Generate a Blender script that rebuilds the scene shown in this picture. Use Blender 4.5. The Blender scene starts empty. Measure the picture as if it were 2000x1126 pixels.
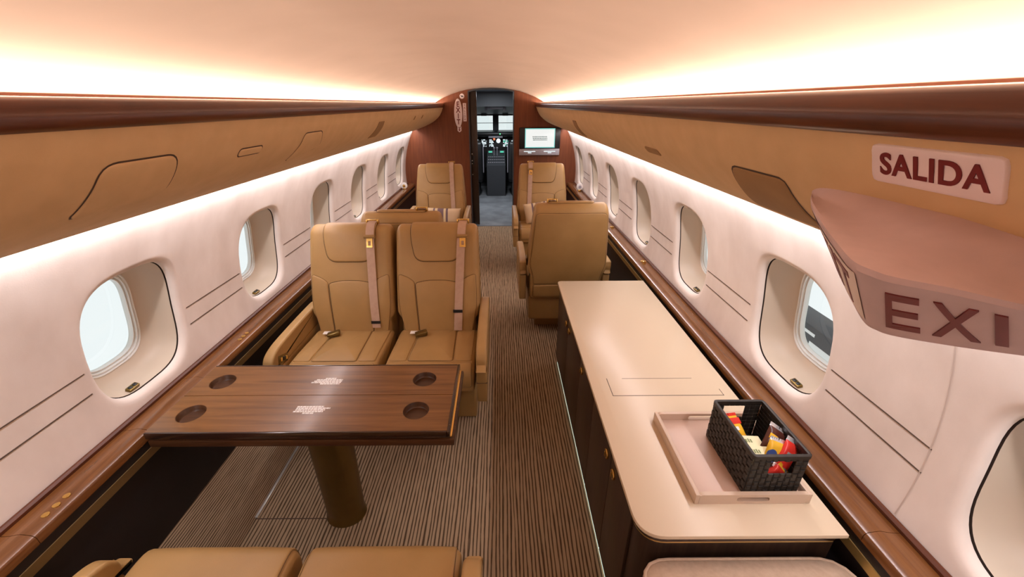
import bpy, bmesh, math, random
from mathutils import Vector, Matrix
random.seed(7)
PI = math.pi
S = bpy.context.scene
COL = S.collection

# ------------------------------------------------------------------ materials
def new_mat(name):
    m = bpy.data.materials.new(name); m.use_nodes = True
    nt = m.node_tree
    return m, nt, nt.nodes['Principled BSDF']

def L(c): return (c[0], c[1], c[2], 1.0)

def plain(name, col, rough=.5, metal=0, spec=.5, coat=0, emit=None, estr=0):
    m, nt, b = new_mat(name)
    b.inputs['Base Color'].default_value = L(col)
    b.inputs['Roughness'].default_value = rough
    b.inputs['Metallic'].default_value = metal
    b.inputs['Specular IOR Level'].default_value = spec
    b.inputs['Coat Weight'].default_value = coat
    b.inputs['Coat Roughness'].default_value = .08
    if emit:
        b.inputs['Emission Color'].default_value = L(emit)
        b.inputs['Emission Strength'].default_value = estr
    return m

def coords(nt, scale, kind='Object'):
    tc = nt.nodes.new('ShaderNodeTexCoord'); mp = nt.nodes.new('ShaderNodeMapping')
    mp.inputs['Scale'].default_value = scale
    nt.links.new(tc.outputs[kind], mp.inputs['Vector'])
    return mp.outputs['Vector']

def ramp(nt, fac, stops, interp='LINEAR'):
    r = nt.nodes.new('ShaderNodeValToRGB'); e = r.color_ramp.elements
    r.color_ramp.interpolation = interp
    while len(e) < len(stops): e.new(.5)
    for k, (p, c) in enumerate(stops):
        e[k].position = p; e[k].color = L(c)
    nt.links.new(fac, r.inputs['Fac'])
    return r.outputs['Color']

def noise(nt, vec, scale, detail=4, rough=.5, dist=0):
    n = nt.nodes.new('ShaderNodeTexNoise')
    n.inputs['Scale'].default_value = scale; n.inputs['Detail'].default_value = detail
    n.inputs['Roughness'].default_value = rough; n.inputs['Distortion'].default_value = dist
    nt.links.new(vec, n.inputs['Vector'])
    return n.outputs['Fac']

def bump(nt, b, h, strength=.2, dist=.002):
    n = nt.nodes.new('ShaderNodeBump')
    n.inputs['Strength'].default_value = strength; n.inputs['Distance'].default_value = dist
    nt.links.new(h, n.inputs['Height']); nt.links.new(n.outputs['Normal'], b.inputs['Normal'])

def mottled(name, c1, c2, scale, rough=.6, bscale=400, bstr=.1, spec=.5, stretch=(1,1,1), detail=4, coat=0):
    m, nt, b = new_mat(name)
    v = coords(nt, stretch)
    nt.links.new(ramp(nt, noise(nt, v, scale, detail), [(.3, c1), (.7, c2)]), b.inputs['Base Color'])
    b.inputs['Roughness'].default_value = rough
    b.inputs['Specular IOR Level'].default_value = spec
    b.inputs['Coat Weight'].default_value = coat
    if bstr: bump(nt, b, noise(nt, coords(nt, (1,1,1)), bscale, 2), bstr, .001)
    return m

def wood(name, c1, c2, c3, axis='Y', rough=.28, coat=.5, freq=1.0):
    m, nt, b = new_mat(name)
    s = {'X': (1.2, 22, 22), 'Y': (22, 1.2, 22), 'Z': (22, 22, 1.2)}[axis]
    v = coords(nt, s)
    f = noise(nt, v, 2.2*freq, 6, .6, .6)
    nt.links.new(ramp(nt, f, [(.32, c1), (.5, c2), (.68, c3)]), b.inputs['Base Color'])
    b.inputs['Roughness'].default_value = rough
    b.inputs['Coat Weight'].default_value = coat
    b.inputs['Specular IOR Level'].default_value = .35
    b.inputs['Coat Roughness'].default_value = .16
    return m

M = {}
M['leather'] = mottled('tan_leather', (.355,.21,.074), (.415,.25,.092), 6, .46, 350, .18, .4)
M['leather_dark'] = mottled('tan_leather_shell', (.315,.185,.062), (.37,.22,.078), 6, .5, 350, .18, .4)
M['belt'] = mottled('belt_webbing', (.50,.34,.25), (.56,.39,.29), 40, .7, 900, .3, .3)
M['gold'] = plain('gold_metal', (.78,.52,.16), .25, 1)
M['brass_dark'] = mottled('bronze_metal', (.17,.115,.035), (.23,.155,.05), 5, .34, 200, 0)
M['brass_dark'].node_tree.nodes['Principled BSDF'].inputs['Metallic'].default_value = .85
M['bronze_strip'] = plain('bronze_strip', (.34,.23,.10), .35, .7)
M['gold_strip'] = plain('gold_strip', (.62,.44,.16), .3, .8)
M['black'] = plain('black_plastic', (.008,.008,.009), .4)
M['darkpanel'] = mottled('dark_dado_panel', (.012,.008,.009), (.018,.012,.012), 8, .55, 300, .1)
M['darkwood'] = wood('dark_cabinet_wood', (.022,.012,.008), (.034,.019,.012), (.045,.026,.016), 'Z', .4, .25)
M['redwood_y'] = wood('glossy_red_wood_band', (.055,.014,.006), (.085,.022,.008), (.115,.033,.011), 'Y', .3, .25)
M['bulkwood'] = wood('bulkhead_wood', (.135,.036,.012), (.17,.047,.015), (.20,.058,.019), 'Z', .5, .0)
M['ledgewood'] = wood('ledge_wood', (.105,.038,.010), (.155,.058,.016), (.20,.080,.023), 'Y', .26, .45)
M['tablewood'] = wood('table_wood', (.125,.052,.015), (.175,.076,.022), (.215,.096,.029), 'X', .34, .25)
M['edgewood'] = wood('table_edge_wood', (.02,.009,.006), (.032,.014,.009), (.045,.02,.012), 'X', .22, .7)
M['wall'] = mottled('suede_wall', (.66,.575,.515), (.83,.755,.70), 4.0, .85, 250, .12, .2, (.8,1.2,.7), 8)
M['valance'] = mottled('tan_suede_valance', (.60,.41,.22), (.66,.455,.25), 14, .85, 300, .15, .2)
M['valance_patch'] = mottled('brown_patch', (.30,.18,.085), (.34,.205,.095), 14, .8, 300, .15, .2)
M['ceiling'] = mottled('cream_ceiling', (.73,.575,.475), (.77,.61,.51), 5, .75, 250, .06, .2)
M['tablewood_dark'] = wood('table_wood_dark', (.045,.017,.006), (.065,.025,.009), (.085,.034,.012), 'X', .4, .2)  # darker table wood: cup recess shade put into the colour; lower leaf shares it
M['cream'] = plain('cream_plastic', (.74,.68,.60), .38)
M['reveal'] = plain('window_reveal', (.56,.47,.37), .45)  # base colour lowered to stand for the weaker light inside the recess
M['bezel'] = plain('window_bezel', (.80,.82,.80), .35)
M['counter'] = plain('counter_laminate', (.66,.545,.395), .30, 0, .5)
M['traymat'] = plain('tray_lacquer', (.62,.45,.36), .38)
M['traywall'] = plain('tray_wall_lacquer', (.58,.44,.33), .42)
M['white'] = plain('white_plastic', (.86,.84,.82), .4)
M['signplate'] = plain('sign_plate', (.78,.66,.66), .45)
M['signbody'] = mottled('sign_housing', (.57,.43,.43), (.61,.46,.46), 30, .6, 500, .1, .3)
M['red'] = plain('sign_red', (.15,.008,.010), .5)
M['grey'] = plain('grey_plastic', (.36,.34,.38), .4)
M['darkgrey'] = plain('dark_grey', (.045,.048,.055), .55)
M['midgrey'] = plain('mid_grey', (.12,.125,.14), .6)
M['steel'] = plain('pale_metal', (.72,.74,.72), .3, .6)
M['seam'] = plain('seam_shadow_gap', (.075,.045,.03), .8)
M['lseam'] = plain('leather_seam', (.10,.052,.018), .8)
M['slot'] = plain('shade_slot', (.035,.022,.016), .7)
M['counterseam'] = plain('counter_joint', (.06,.04,.03), .8)
M['screen'] = plain('screen_white', (.02,.02,.02), .3, emit=(.93,.95,.92), estr=.62)
M['screen_teal'] = plain('screen_teal', (.02,.02,.02), .3, emit=(.25,.72,.66), estr=.6)
M['disp_white'] = plain('display_white', (.02,.02,.02), .3, emit=(.75,.9,.95), estr=.95)
M['disp_green'] = plain('display_green', (.02,.02,.02), .3, emit=(.1,.75,.5), estr=.62)
M['disp_red'] = plain('display_red', (.02,.02,.02), .3, emit=(.9,.25,.12), estr=.62)
M['led'] = plain('led_strip', (.8,.9,.85), .5, emit=(.78,1,.9), estr=.9)
M['basket'] = mottled('black_wicker', (.012,.009,.007), (.026,.02,.014), 60, .5, 500, .2)
M['divan'] = mottled('beige_bench_fabric', (.50,.37,.27), (.58,.44,.33), 70, .9, 700, .4, .2)
M['yellow'] = plain('packet_yellow', (.80,.46,.03), .28)
M['pred'] = plain('packet_red', (.62,.03,.02), .28)
M['brown'] = plain('packet_brown', (.075,.022,.015), .25)
M['blue'] = plain('packet_blue', (.03,.07,.26), .3)
M['silver'] = plain('packet_silver', (.8,.8,.82), .25, .7)
M['teacream'] = plain('tea_cream', (.76,.72,.46), .5)
M['teagreen'] = plain('tea_green', (.20,.25,.10), .5)
M['vestfloor'] = mottled('grey_entry_floor', (.16,.165,.18), (.30,.31,.33), 4, .5, 200, .05)

def carpet():
    m, nt, b = new_mat('striped_carpet')
    v = coords(nt, (1, 1, 1))
    # stripes run along Y: wobble x with a noise stretched along Y
    vw = coords(nt, (24, 1.9, 24))
    nz = noise(nt, vw, 1.0, 3, .55)
    sep = nt.nodes.new('ShaderNodeSeparateXYZ'); nt.links.new(v, sep.inputs[0])
    a = nt.nodes.new('ShaderNodeMath'); a.operation = 'MULTIPLY_ADD'
    ab = nt.nodes.new('ShaderNodeMath'); ab.operation = 'ABSOLUTE'; nt.links.new(sep.outputs['X'], ab.inputs[0])
    rz = nt.nodes.new('ShaderNodeMath'); rz.operation = 'MULTIPLY_ADD'; nt.links.new(sep.outputs['Z'], rz.inputs[0]); rz.inputs[1].default_value = 1.5; nt.links.new(ab.outputs[0], rz.inputs[2])
    nt.links.new(nz, a.inputs[0]); a.inputs[1].default_value = .022; nt.links.new(rz.outputs[0], a.inputs[2])
    s = nt.nodes.new('ShaderNodeMath'); s.operation = 'MULTIPLY'
    nt.links.new(a.outputs[0], s.inputs[0]); s.inputs[1].default_value = 2*PI/.0158
    sn = nt.nodes.new('ShaderNodeMath'); sn.operation = 'SINE'; nt.links.new(s.outputs[0], sn.inputs[0])
    # breaks along the stripe
    vb = coords(nt, (75, 11, 75)); nb = noise(nt, vb, 1.0, 3, .6)
    ad = nt.nodes.new('ShaderNodeMath'); ad.operation = 'MULTIPLY_ADD'
    nt.links.new(nb, ad.inputs[0]); ad.inputs[1].default_value = 1.6; nt.links.new(sn.outputs[0], ad.inputs[2])
    hf = nt.nodes.new('ShaderNodeMath'); hf.operation = 'MULTIPLY_ADD'
    nt.links.new(ad.outputs[0], hf.inputs[0]); hf.inputs[1].default_value = .25; hf.inputs[2].default_value = .3
    nt.links.new(ramp(nt, hf.outputs[0], [(.30, (.10,.066,.040)), (.50, (.44,.325,.21))]), b.inputs['Base Color'])
    b.inputs['Roughness'].default_value = .95; b.inputs['Specular IOR Level'].default_value = .1
    bump(nt, b, noise(nt, v, 500, 2), .5, .002)
    return m
M['carpet'] = carpet()
M['carpetplain'] = mottled('carpet_riser', (.16,.105,.066), (.25,.17,.11), 40, .95, 500, .4, .1, (1,.15,1))

def pane_glass():
    m = bpy.data.materials.new('window_glass'); m.use_nodes = True
    nt = m.node_tree; nt.nodes.clear()
    o = nt.nodes.new('ShaderNodeOutputMaterial'); mx = nt.nodes.new('ShaderNodeMixShader')
    t = nt.nodes.new('ShaderNodeBsdfTransparent'); g = nt.nodes.new('ShaderNodeBsdfGlossy')
    t.inputs['Color'].default_value = (.93,.97,.97,1); g.inputs['Roughness'].default_value = .03
    mx.inputs['Fac'].default_value = .06
    nt.links.new(t.outputs[0], mx.inputs[1]); nt.links.new(g.outputs[0], mx.inputs[2])
    nt.links.new(mx.outputs[0], o.inputs['Surface'])
    return m
M['glass'] = pane_glass()

def pillow_mat():
    m, nt, b = new_mat('striped_pillow')
    v = coords(nt, (1,1,1), 'Generated')
    sep = nt.nodes.new('ShaderNodeSeparateXYZ'); nt.links.new(v, sep.inputs[0])
    cr, pu, ye = (.70,.55,.36), (.20,.135,.15), (.74,.60,.36)
    c = ramp(nt, sep.outputs['X'], [(0,cr),(.24,pu),(.29,ye),(.36,pu),(.53,ye),(.59,pu),(.65,cr)], 'CONSTANT')
    nt.links.new(c, b.inputs['Base Color']); b.inputs['Roughness'].default_value = .9
    bump(nt, b, noise(nt, coords(nt, (1,1,1)), 300, 2), .4, .002)
    return m
M['pillow'] = pillow_mat()

# ------------------------------------------------------------------ helpers
def tag(o, label, cat, group=None):
    o['label'] = label; o['category'] = cat
    if group: o['group'] = group
    return o

def structure(o):
    o['kind'] = 'structure'; return o

def empty(name, loc=(0,0,0), rz=0, label=None, cat=None, group=None):
    o = bpy.data.objects.new(name, None); COL.objects.link(o)
    o.location = loc; o.rotation_euler = (0,0,rz); o.empty_display_size = .1
    if label: tag(o, label, cat, group)
    return o

def obj(name, bm, mat, parent=None, ang=38, smooth=True, recalc=True):
    bmesh.ops.remove_doubles(bm, verts=bm.verts, dist=1e-6)
    if recalc: bmesh.ops.recalc_face_normals(bm, faces=bm.faces)
    if smooth:
        for f in bm.faces: f.smooth = True
        a = math.radians(ang)
        for e in bm.edges:
            if len(e.link_faces) == 2 and e.calc_face_angle(0) > a: e.smooth = False
    me = bpy.data.meshes.new(name); bm.to_mesh(me); bm.free()
    mats = mat if isinstance(mat, (list, tuple)) else [mat]
    for k in mats: me.materials.append(k)
    o = bpy.data.objects.new(name, me); COL.objects.link(o)
    if parent: o.parent = parent
    return o

def BM(): return bmesh.new()

def box(bm, lo, hi, bev=0, seg=2, mi=0):
    t = bmesh.new()
    bmesh.ops.create_cube(t, size=1)
    for v in t.verts:
        v.co = Vector([lo[i] + (v.co[i]+.5)*(hi[i]-lo[i]) for i in range(3)])
    if bev: bmesh.ops.bevel(t, geom=t.edges[:], offset=bev, segments=seg, profile=.5, affect='EDGES')
    add(bm, t, mi=mi)
    return bm

def add(bm, t, mat=None, mi=None):
    m = {v: bm.verts.new(mat @ v.co if mat else v.co) for v in t.verts}
    for f in t.faces:
        try:
            nf = bm.faces.new([m[v] for v in f.verts]); nf.material_index = f.material_index if mi is None else mi
        except ValueError: pass
    t.free()

def cyl(bm, c, r, h, n=24, axis='Z', r2=None, rx=None, mi=0, bev=0):
    t = bmesh.new()
    bmesh.ops.create_cone(t, cap_ends=True, segments=n, radius1=r, radius2=r if r2 is None else r2, depth=h)
    if bev:
        es = [e for e in t.edges if len(e.link_faces) == 2 and e.calc_face_angle(0) > .8]
        bmesh.ops.bevel(t, geom=es, offset=bev, segments=2, profile=.5, affect='EDGES')
    R = Matrix.Identity(4)
    if axis == 'X': R = Matrix.Rotation(PI/2, 4, 'Y')
    if axis == 'Y': R = Matrix.Rotation(PI/2, 4, 'X')
    add(bm, t, Matrix.Translation(c) @ R, mi)
    return bm

def loft(bm, rings, closed=True, caps=True, mi=0):
    vr = [[bm.verts.new(p) for p in r] for r in rings]
    n = len(rings[0])
    for a, b in zip(vr, vr[1:]):
        for k in range(n if closed else n-1):
            j = (k+1) % n
            try:
                f = bm.faces.new((a[k], a[j], b[j], b[k])); f.material_index = mi
            except ValueError: pass
    if caps:
        for r in (vr[0], vr[-1]):
            try: bm.faces.new(r).material_index = mi
            except ValueError: pass
    return vr

def strip(bm, prof, y0, y1, ny=1, mi=0, closed=False):
    """profile of (x,z) swept along Y"""
    rings = [[(x, y0+(y1-y0)*k/ny, z) for x, z in prof] for k in range(ny+1)]
    loft(bm, rings, closed, closed, mi)
    return bm

def catmull(pts, n=5, closed=False):
    P = [Vector(p) for p in pts]; out = []; m = len(P)
    rng = range(m) if closed else range(m-1)
    for i in rng:
        g = (lambda k: P[k % m]) if closed else (lambda k: P[max(0, min(m-1, k))])
        p0, p1, p2, p3 = g(i-1), g(i), g(i+1), g(i+2)
        for k in range(n):
            t = k/n
            out.append(.5*((2*p1)+(p2-p0)*t+(2*p0-5*p1+4*p2-p3)*t*t+(3*p1-p0-3*p2+p3)*t**3))
    if not closed: out.append(P[-1])
    return out

def round_poly(pts, r, seg=5):
    out = []; n = len(pts)
    for i in range(n):
        p = Vector(pts[i]); a = Vector(pts[i-1]); b = Vector(pts[(i+1) % n])
        rr = r[i] if isinstance(r, (list, tuple)) else r
        da, db = (a-p), (b-p)
        la, lb = da.length, db.length
        if rr <= 0: out.append(p); continue
        k = min(rr, la*.48, lb*.48)
        A = p + da/la*k; B = p + db/lb*k
        for s in range(seg+1):
            t = s/seg
            out.append((1-t)**2*A + 2*t*(1-t)*p + t*t*B)
    return out

def resample(poly, n):
    P = [Vector(p) for p in poly]; P.append(P[0])
    ls = [(b-a).length for a, b in zip(P, P[1:])]; tot = sum(ls); out = []
    i = 0; acc = 0
    for k in range(n):
        s = tot*k/n
        while acc + ls[i] < s and i < len(ls)-1: acc += ls[i]; i += 1
        t = (s-acc)/ls[i] if ls[i] else 0
        out.append(P[i].lerp(P[i+1], min(1, max(0, t))))
    return out

def poly_inset(P, d):
    n = len(P)
    area = sum(P[i].x*P[(i+1)%n].y - P[(i+1)%n].x*P[i].y for i in range(n))
    sg = 1 if area > 0 else -1
    out = []
    for i in range(n):
        t = P[(i+1)%n]-P[i-1]
        if t.length == 0: out.append(P[i].copy()); continue
        t.normalize()
        out.append(P[i] + Vector((-t.y, t.x))*sg*d)
    return out

def pad(bm, poly, surf, H=.006, r=.008, sink=.004, crown=.004, n=72, mi=0, seam=0):
    P = resample(poly, n)
    c = sum(P, Vector((0,0)))/n
    rings = [[surf(p.x, p.y, -sink) for p in P]]
    for k in range(5):
        th = PI/2*k/4
        rings.append([surf(p.x, p.y, H*math.sin(th)) for p in poly_inset(P, r*(1-math.cos(th)))])
    Q = poly_inset(P, r)
    for s in (.85, .65, .45, .25, .1):
        rings.append([surf(*(c+(p-c)*s), H+crown*(1-s*s)) for p in Q])
    vr = loft(bm, rings, True, False, mi)
    try: bm.faces.new(vr[-1]).material_index = mi
    except ValueError: pass
    if seam:
        loft(bm, [[surf(p.x, p.y, .0011) for p in poly_inset(P, k)] for k in (-seam, .0015)], True, False, 1)
    return bm

class Prof:
    """closed YZ profile, travelled front-up, over the top, back-down"""
    def __init__(self, pts, n=6):
        self.P = catmull([Vector(p) for p in pts], n, True)
        self.N = []
        m = len(self.P)
        for i in range(m):
            t = (self.P[(i+1) % m]-self.P[i-1]).normalized()
            self.N.append(Vector((-t.y, t.x)))
        self.S = [0]
        for a, b in zip(self.P, self.P[1:]): self.S.append(self.S[-1]+(b-a).length)
    def at(self, s):
        S_ = self.S
        s = max(0, min(S_[-1], s)); i = 0
        while i < len(S_)-2 and S_[i+1] < s: i += 1
        t = (s-S_[i])/max(1e-9, S_[i+1]-S_[i])
        return self.P[i].lerp(self.P[i+1], t), self.N[i].lerp(self.N[i+1], t).normalized()
    def s_z(self, z, rising=True):
        """arc position where the rising (front) or falling (back) side reaches height z"""
        rng = range(len(self.P)-1)
        for i in rng:
            a, b = self.P[i].y, self.P[i+1].y
            if (rising and a <= z <= b) or ((not rising) and a >= z >= b):
                return self.S[i]+(self.S[i+1]-self.S[i])*((z-a)/(b-a) if b != a else 0)
        return self.S[-1]/2
    def s_y(self, y):
        """arc position on the upper side at depth y"""
        best = 0; bd = 9
        zt = max(p.y for p in self.P); zb = min(p.y for p in self.P)
        for i, p in enumerate(self.P):
            if p.y > (zt+zb)/2 and abs(p.x-y) < bd: bd = abs(p.x-y); best = i
        return self.S[min(best, len(self.S)-1)]
    def surf(self, xs=0):
        def f(x, s, h):
            p, n = self.at(s)
            return Vector((x+xs, p.x+n.x*h, p.y+n.y*h))
        return f
    def body(self, bm, hw, r, x0=0, k=5):
        rings = []
        def ring(sign, xo, ins):
            out = []
            for p, n in zip(self.P, self.N):
                q = p - n*ins
                w = hw(p.y) if callable(hw) else hw
                out.append(Vector((x0+sign*(w-xo), q.x, q.y)))
            return out
        for i in range(k+1):
            th = PI/2*i/k
            rings.append(ring(-1, r*(1-math.cos(th)), r*(1-math.sin(th))))
        for i in range(k, -1, -1):
            th = PI/2*i/k
            rings.append(ring(1, r*(1-math.cos(th)), r*(1-math.sin(th))))
        loft(bm, rings, True, True)
        return bm

def text(name, body, size, mat, parent, mtx, off=0.0, ext=.0006, sx=1, cx='CENTER', spc=1.0):
    cu = bpy.data.curves.new(name, 'FONT'); cu.body = body; cu.size = size
    cu.align_x = cx; cu.align_y = 'CENTER'; cu.offset = off; cu.extrude = ext; cu.resolution_u = 6; cu.space_character = spc
    t = bpy.data.objects.new(name+'_tmp', cu); COL.objects.link(t)
    bpy.context.view_layer.update()
    me = bpy.data.meshes.new_from_object(t)
    bpy.data.objects.remove(t); bpy.data.curves.remove(cu)
    me.transform(Matrix.Diagonal((sx,1,1,1)))
    me.transform(mtx); me.materials.clear(); me.materials.append(mat); me.name = name
    o = bpy.data.objects.new(name, me); COL.objects.link(o)
    if parent: o.parent = parent
    return o

def frame(origin, xd, yd):
    x = Vector(xd).normalized(); y = Vector(yd); y = (y - x*y.dot(x)).normalized(); z = x.cross(y)
    m = Matrix((x, y, z)).transposed().to_4x4(); m.translation = origin
    return m

# ------------------------------------------------------------------ camera
f_px, ppx, ppy, vpy, roll = 800.0, 979.0, 563.0, 203.0, -.006
pit = math.atan((ppy-vpy)/f_px)
R0 = Vector((1,0,0)); F0 = Vector((0, math.cos(pit), -math.sin(pit))); U0 = Vector((0, math.sin(pit), math.cos(pit)))
cr, sr = math.cos(roll), math.sin(roll)
R1 = R0*cr + U0*sr; U1 = U0*cr - R0*sr
cam = bpy.data.cameras.new('camera'); co = bpy.data.objects.new('camera', cam); COL.objects.link(co)
cm = Matrix((R1, U1, -F0)).transposed().to_4x4(); cm.translation = Vector((.14, 0, 1.66)); co.matrix_world = cm
cam.sensor_fit = 'HORIZONTAL'; cam.sensor_width = 36; cam.lens = 36*f_px/2000
cam.shift_x = (1000-ppx)/2000; cam.shift_y = 0; cam.clip_start = .02
S.camera = co

# ------------------------------------------------------------------ cabin shell
YA, YF = -1.6, 5.95
def WX(z, r=1.2): return math.sqrt(r*r-(z-.75)**2)
ST = [.463 + .852*k for k in range(7)]            # window stations
ST_L = [-.389] + ST; ST_R = [-.389] + ST
ZC, HB, HA = .912, .226, .2                       # window centre height, half height, half width
PE = 3.3
def sup(a, b, t, p=PE):
    c, s = math.cos(t), math.sin(t)
    return a*math.copysign(abs(c)**(2/p), c), b*math.copysign(abs(s)**(2/p), s)
NS = 56

def wall_side(side, name):
    bm = BM()
    def P(y, z, d=0):                              # d: outboard
        x = WX(z); n = Vector((x, z-.75)).normalized()
        return Vector((side*(x+n.x*d), y, z+n.y*d))
    z0, z1 = .645, 1.185
    ys = [YA] + [(a+b)/2 for a, b in zip(ST_L, ST_L[1:])] + [YF]
    for k, s in enumerate(ST_L):
        ya, yb = ys[k], ys[k+1]
        # rect boundary points sampled to the same angles as the hole
        outer = []
        for i in range(NS):
            t = 2*PI*i/NS
            c, sn = math.cos(t), math.sin(t)
            hy = (yb-s) if c > 0 else (s-ya); hz = (z1-ZC) if sn > 0 else (ZC-z0)
            m = max(abs(c), abs(sn)); 
            outer.append((s+c/m*hy, ZC+sn/m*hz))
        hole = [sup(HA, HB, 2*PI*i/NS) for i in range(NS)]
        rings = []
        o2 = outer
        for fct in (0, .4, .75):
            rings.append([P(oy+(s+hy*1.13-oy)*fct, oz+(ZC+hz*1.11-oz)*fct) for (oy, oz), (hy, hz) in zip(o2, hole)])
        for sc, d in ((1.13, 0), (1.08, .0015), (1.04, .005), (1.012, .011), (1.0, .019), (.995, .028)):
            rings.append([P(s+hy*sc, ZC+hz*(sc if sc <= 1.05 else sc-.015), d) for hy, hz in hole])
        loft(bm, rings, True, False)
    # plain strips above and below
    for za, zb, nz in ((.60, z0, 2), (z1, 1.67, 16)):
        for j in range(nz):
            a, b = za+(zb-za)*j/nz, za+(zb-za)*(j+1)/nz
            for ya, yb in zip(ys, ys[1:]):
                bm.faces.new([bm.verts.new(P(ya, a)), bm.verts.new(P(yb, a)), bm.verts.new(P(yb, b)), bm.verts.new(P(ya, b))])
    o = structure(obj(name, bm, M['wall'], ang=60))
    # panel joints between the windows
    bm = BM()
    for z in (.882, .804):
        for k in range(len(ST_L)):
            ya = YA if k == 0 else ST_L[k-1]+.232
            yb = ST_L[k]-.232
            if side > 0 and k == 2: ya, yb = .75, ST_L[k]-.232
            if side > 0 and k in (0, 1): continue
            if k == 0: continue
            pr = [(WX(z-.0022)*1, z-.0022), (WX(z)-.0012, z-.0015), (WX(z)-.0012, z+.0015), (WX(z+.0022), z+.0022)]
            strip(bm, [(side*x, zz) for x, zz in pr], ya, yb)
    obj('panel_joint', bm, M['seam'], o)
    if side > 0:
        bm = BM()
        rings = [[(WX(z)-.0012, .752, z), (WX(z)-.0012, .755, z)] for z in [.65+.03*i for i in range(24)]]
        loft(bm, rings, False, False)
        obj('panel_joint', bm, mottled('pale_joint', (.55,.46,.40), (.6,.5,.44), 5, .8), o)
    return o, P
wl, PL = wall_side(-1, 'wall_left')
wr, PR = wall_side(1, 'wall_right')

wn = 0
for side, P in ((-1, PL), (1, PR)):
    for s in ST_L[1:] if side > 0 else ST_L[2:]:
        wn += 1
        def RG(sc, d, dz=0, p=PE, s=s, P=P):
            return [P(s+h[0]*sc, ZC+dz+h[1]*sc, d) for h in (sup(HA, HB, 2*PI*i/NS, p) for i in range(NS))]
        bm = BM()
        # dark shade slot, then the reveal
        loft(bm, [RG(.995, .028), RG(1.01, .0285), RG(1.01, .0322), RG(.982, .0325)], True, False, 1)
        loft(bm, [RG(.982, .0325), RG(.958, .05), RG(.92, .08), RG(.87, .105), RG(.80, .122), RG(.745, .130), RG(.725, .134)], True, False, 0)
        w = structure(obj('window_%d' % wn, bm, [M['reveal'], M['slot']], ang=50))
        bm = BM()
        q = [(.727,.133),(.715,.130),(.70,.131),(.695,.139),(.688,.139),(.683,.134),(.668,.134),(.66,.146),(.652,.146),(.646,.142),(.632,.142),(.622,.16)]
        loft(bm, [RG(a, b) for a, b in q], True, False)
        obj('bezel', bm, M['bezel'], w, ang=30)
        bm = BM(); r = RG(.626, .155); bm.faces.new([bm.verts.new(v) for v in r])
        obj('pane', bm, M['glass'], w)
        # shade latch with two brown buttons on the lower reveal
        bm = BM()
        yl = s-.065; zl = ZC-HB*.948+.002
        base = P(yl, zl, .045)
        mt = frame(base, (0,1,0), (side*.93, 0, .36))
        for lo, hi, mi in (((-.022,-.010,-.004), (.022,.010,.010), 0), ((-.017,-.006,.009), (-.003,.006,.0125), 1), ((.003,-.006,.009), (.017,.006,.0125), 1)):
            t = BM(); box(t, lo, hi, .002); 
            if side*mt.col[2].z < 0 or mt.col[2].z < 0: 
                pass
            add(bm, t, mt if mt.col[2].z > 0 else mt @ Matrix.Diagonal((1,1,-1,1)), mi)
        obj('shade_latch', bm, [M['brass_dark'], M['black']], w)

# ceiling
cp = [(0,1.855),(.1,1.853),(.2,1.845),(.3,1.832),(.4,1.811),(.5,1.78),(.6,1.742),(.68,1.703),(.75,1.66),(.80,1.615)]
bm = BM(); strip(bm, [(-x, z) for x, z in cp[::-1]] + cp[1:], YA, YF, 24)
structure(obj('ceiling', bm, M['ceiling'], ang=60))
# wood bands, valances
VP = [(.612,1.628),(.625,1.60),(.64,1.565),(.68,1.508),(.755,1.448),(.85,1.402),(.94,1.368),(.985,1.352)]
vcur = catmull(VP, 6)
for side, sn, n in ((-1, 'left', 1), (1, 'right', 2)):
    bm = BM()
    pr = [(.640,1.620),(.608,1.622),(.600,1.630),(.598,1.650),(.602,1.668),(.610,1.674),(.622,1.676),(.628,1.672),(.632,1.650),(.70,1.640),(.80,1.615)]
    strip(bm, [(side*x, z) for x, z in pr], YA, YF-.005, 12)
    structure(obj('trim_%d' % n, bm, M['redwood_y'], ang=50))
for side, n in ((-1, 3), (1, 4)):
    bm = BM()
    pr = [(v.x, v.y) for v in vcur] + [(.990,1.349),(.992,1.353),(.985,1.362),(.93,1.388),(.84,1.425),(.75,1.475),(.70,1.53),(.66,1.60),(.645,1.62)]
    strip(bm, [(side*x, z) for x, z in pr], YA, YF-.03, 24, closed=True)
    structure(obj('trim_%d' % n, bm, M['valance'], ang=45))
TR = {o.name: o for o in S.objects}

def vprof(side):
    """valance surface: (y, arc from the top) -> point, h proud of the surface"""
    P = vcur; ss = [0]
    for a, b in zip(P, P[1:]): ss.append(ss[-1]+(b-a).length)
    def f(y, s, h):
        s_ = max(0, min(ss[-1], s)); i = 0
        while i < len(ss)-2 and ss[i+1] < s_: i += 1
        t = (s_-ss[i])/(ss[i+1]-ss[i])
        p = P[i].lerp(P[i+1], t); d = (P[i+1]-P[i]).normalized()
        return Vector((side*(p.x - (-d.y)*h), y, p.y + (-d.x)*h))
    def s_z(z):
        for i in range(len(P)-1):
            if P[i].y >= z >= P[i+1].y: return ss[i]+(ss[i+1]-ss[i])*(P[i].y-z)/(P[i].y-P[i+1].y)
        return 0
    return f, s_z
VL, sz = vprof(-1); VR, _ = vprof(1)
def vpatch(name, tr, surf, quad, rad, mat, H=.004, r=.006, groove=True):
    """quad of (y,z) corners on the valance"""
    poly = round_poly([(y, sz(z)) for y, z in quad], rad)
    bm = BM(); pad(bm, poly, surf, H, r, .002, .0, 64)
    o = obj(name, bm, mat, TR[tr])
    if groove:
        bm = BM(); P = resample(poly, 64)
        loft(bm, [[surf(p.x, p.y, .0006) for p in poly_inset(P, k)] for k in (-.0045, .001)], True, False)
        obj(name+'_gap', bm, M['seam'], o)
    return o

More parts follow.
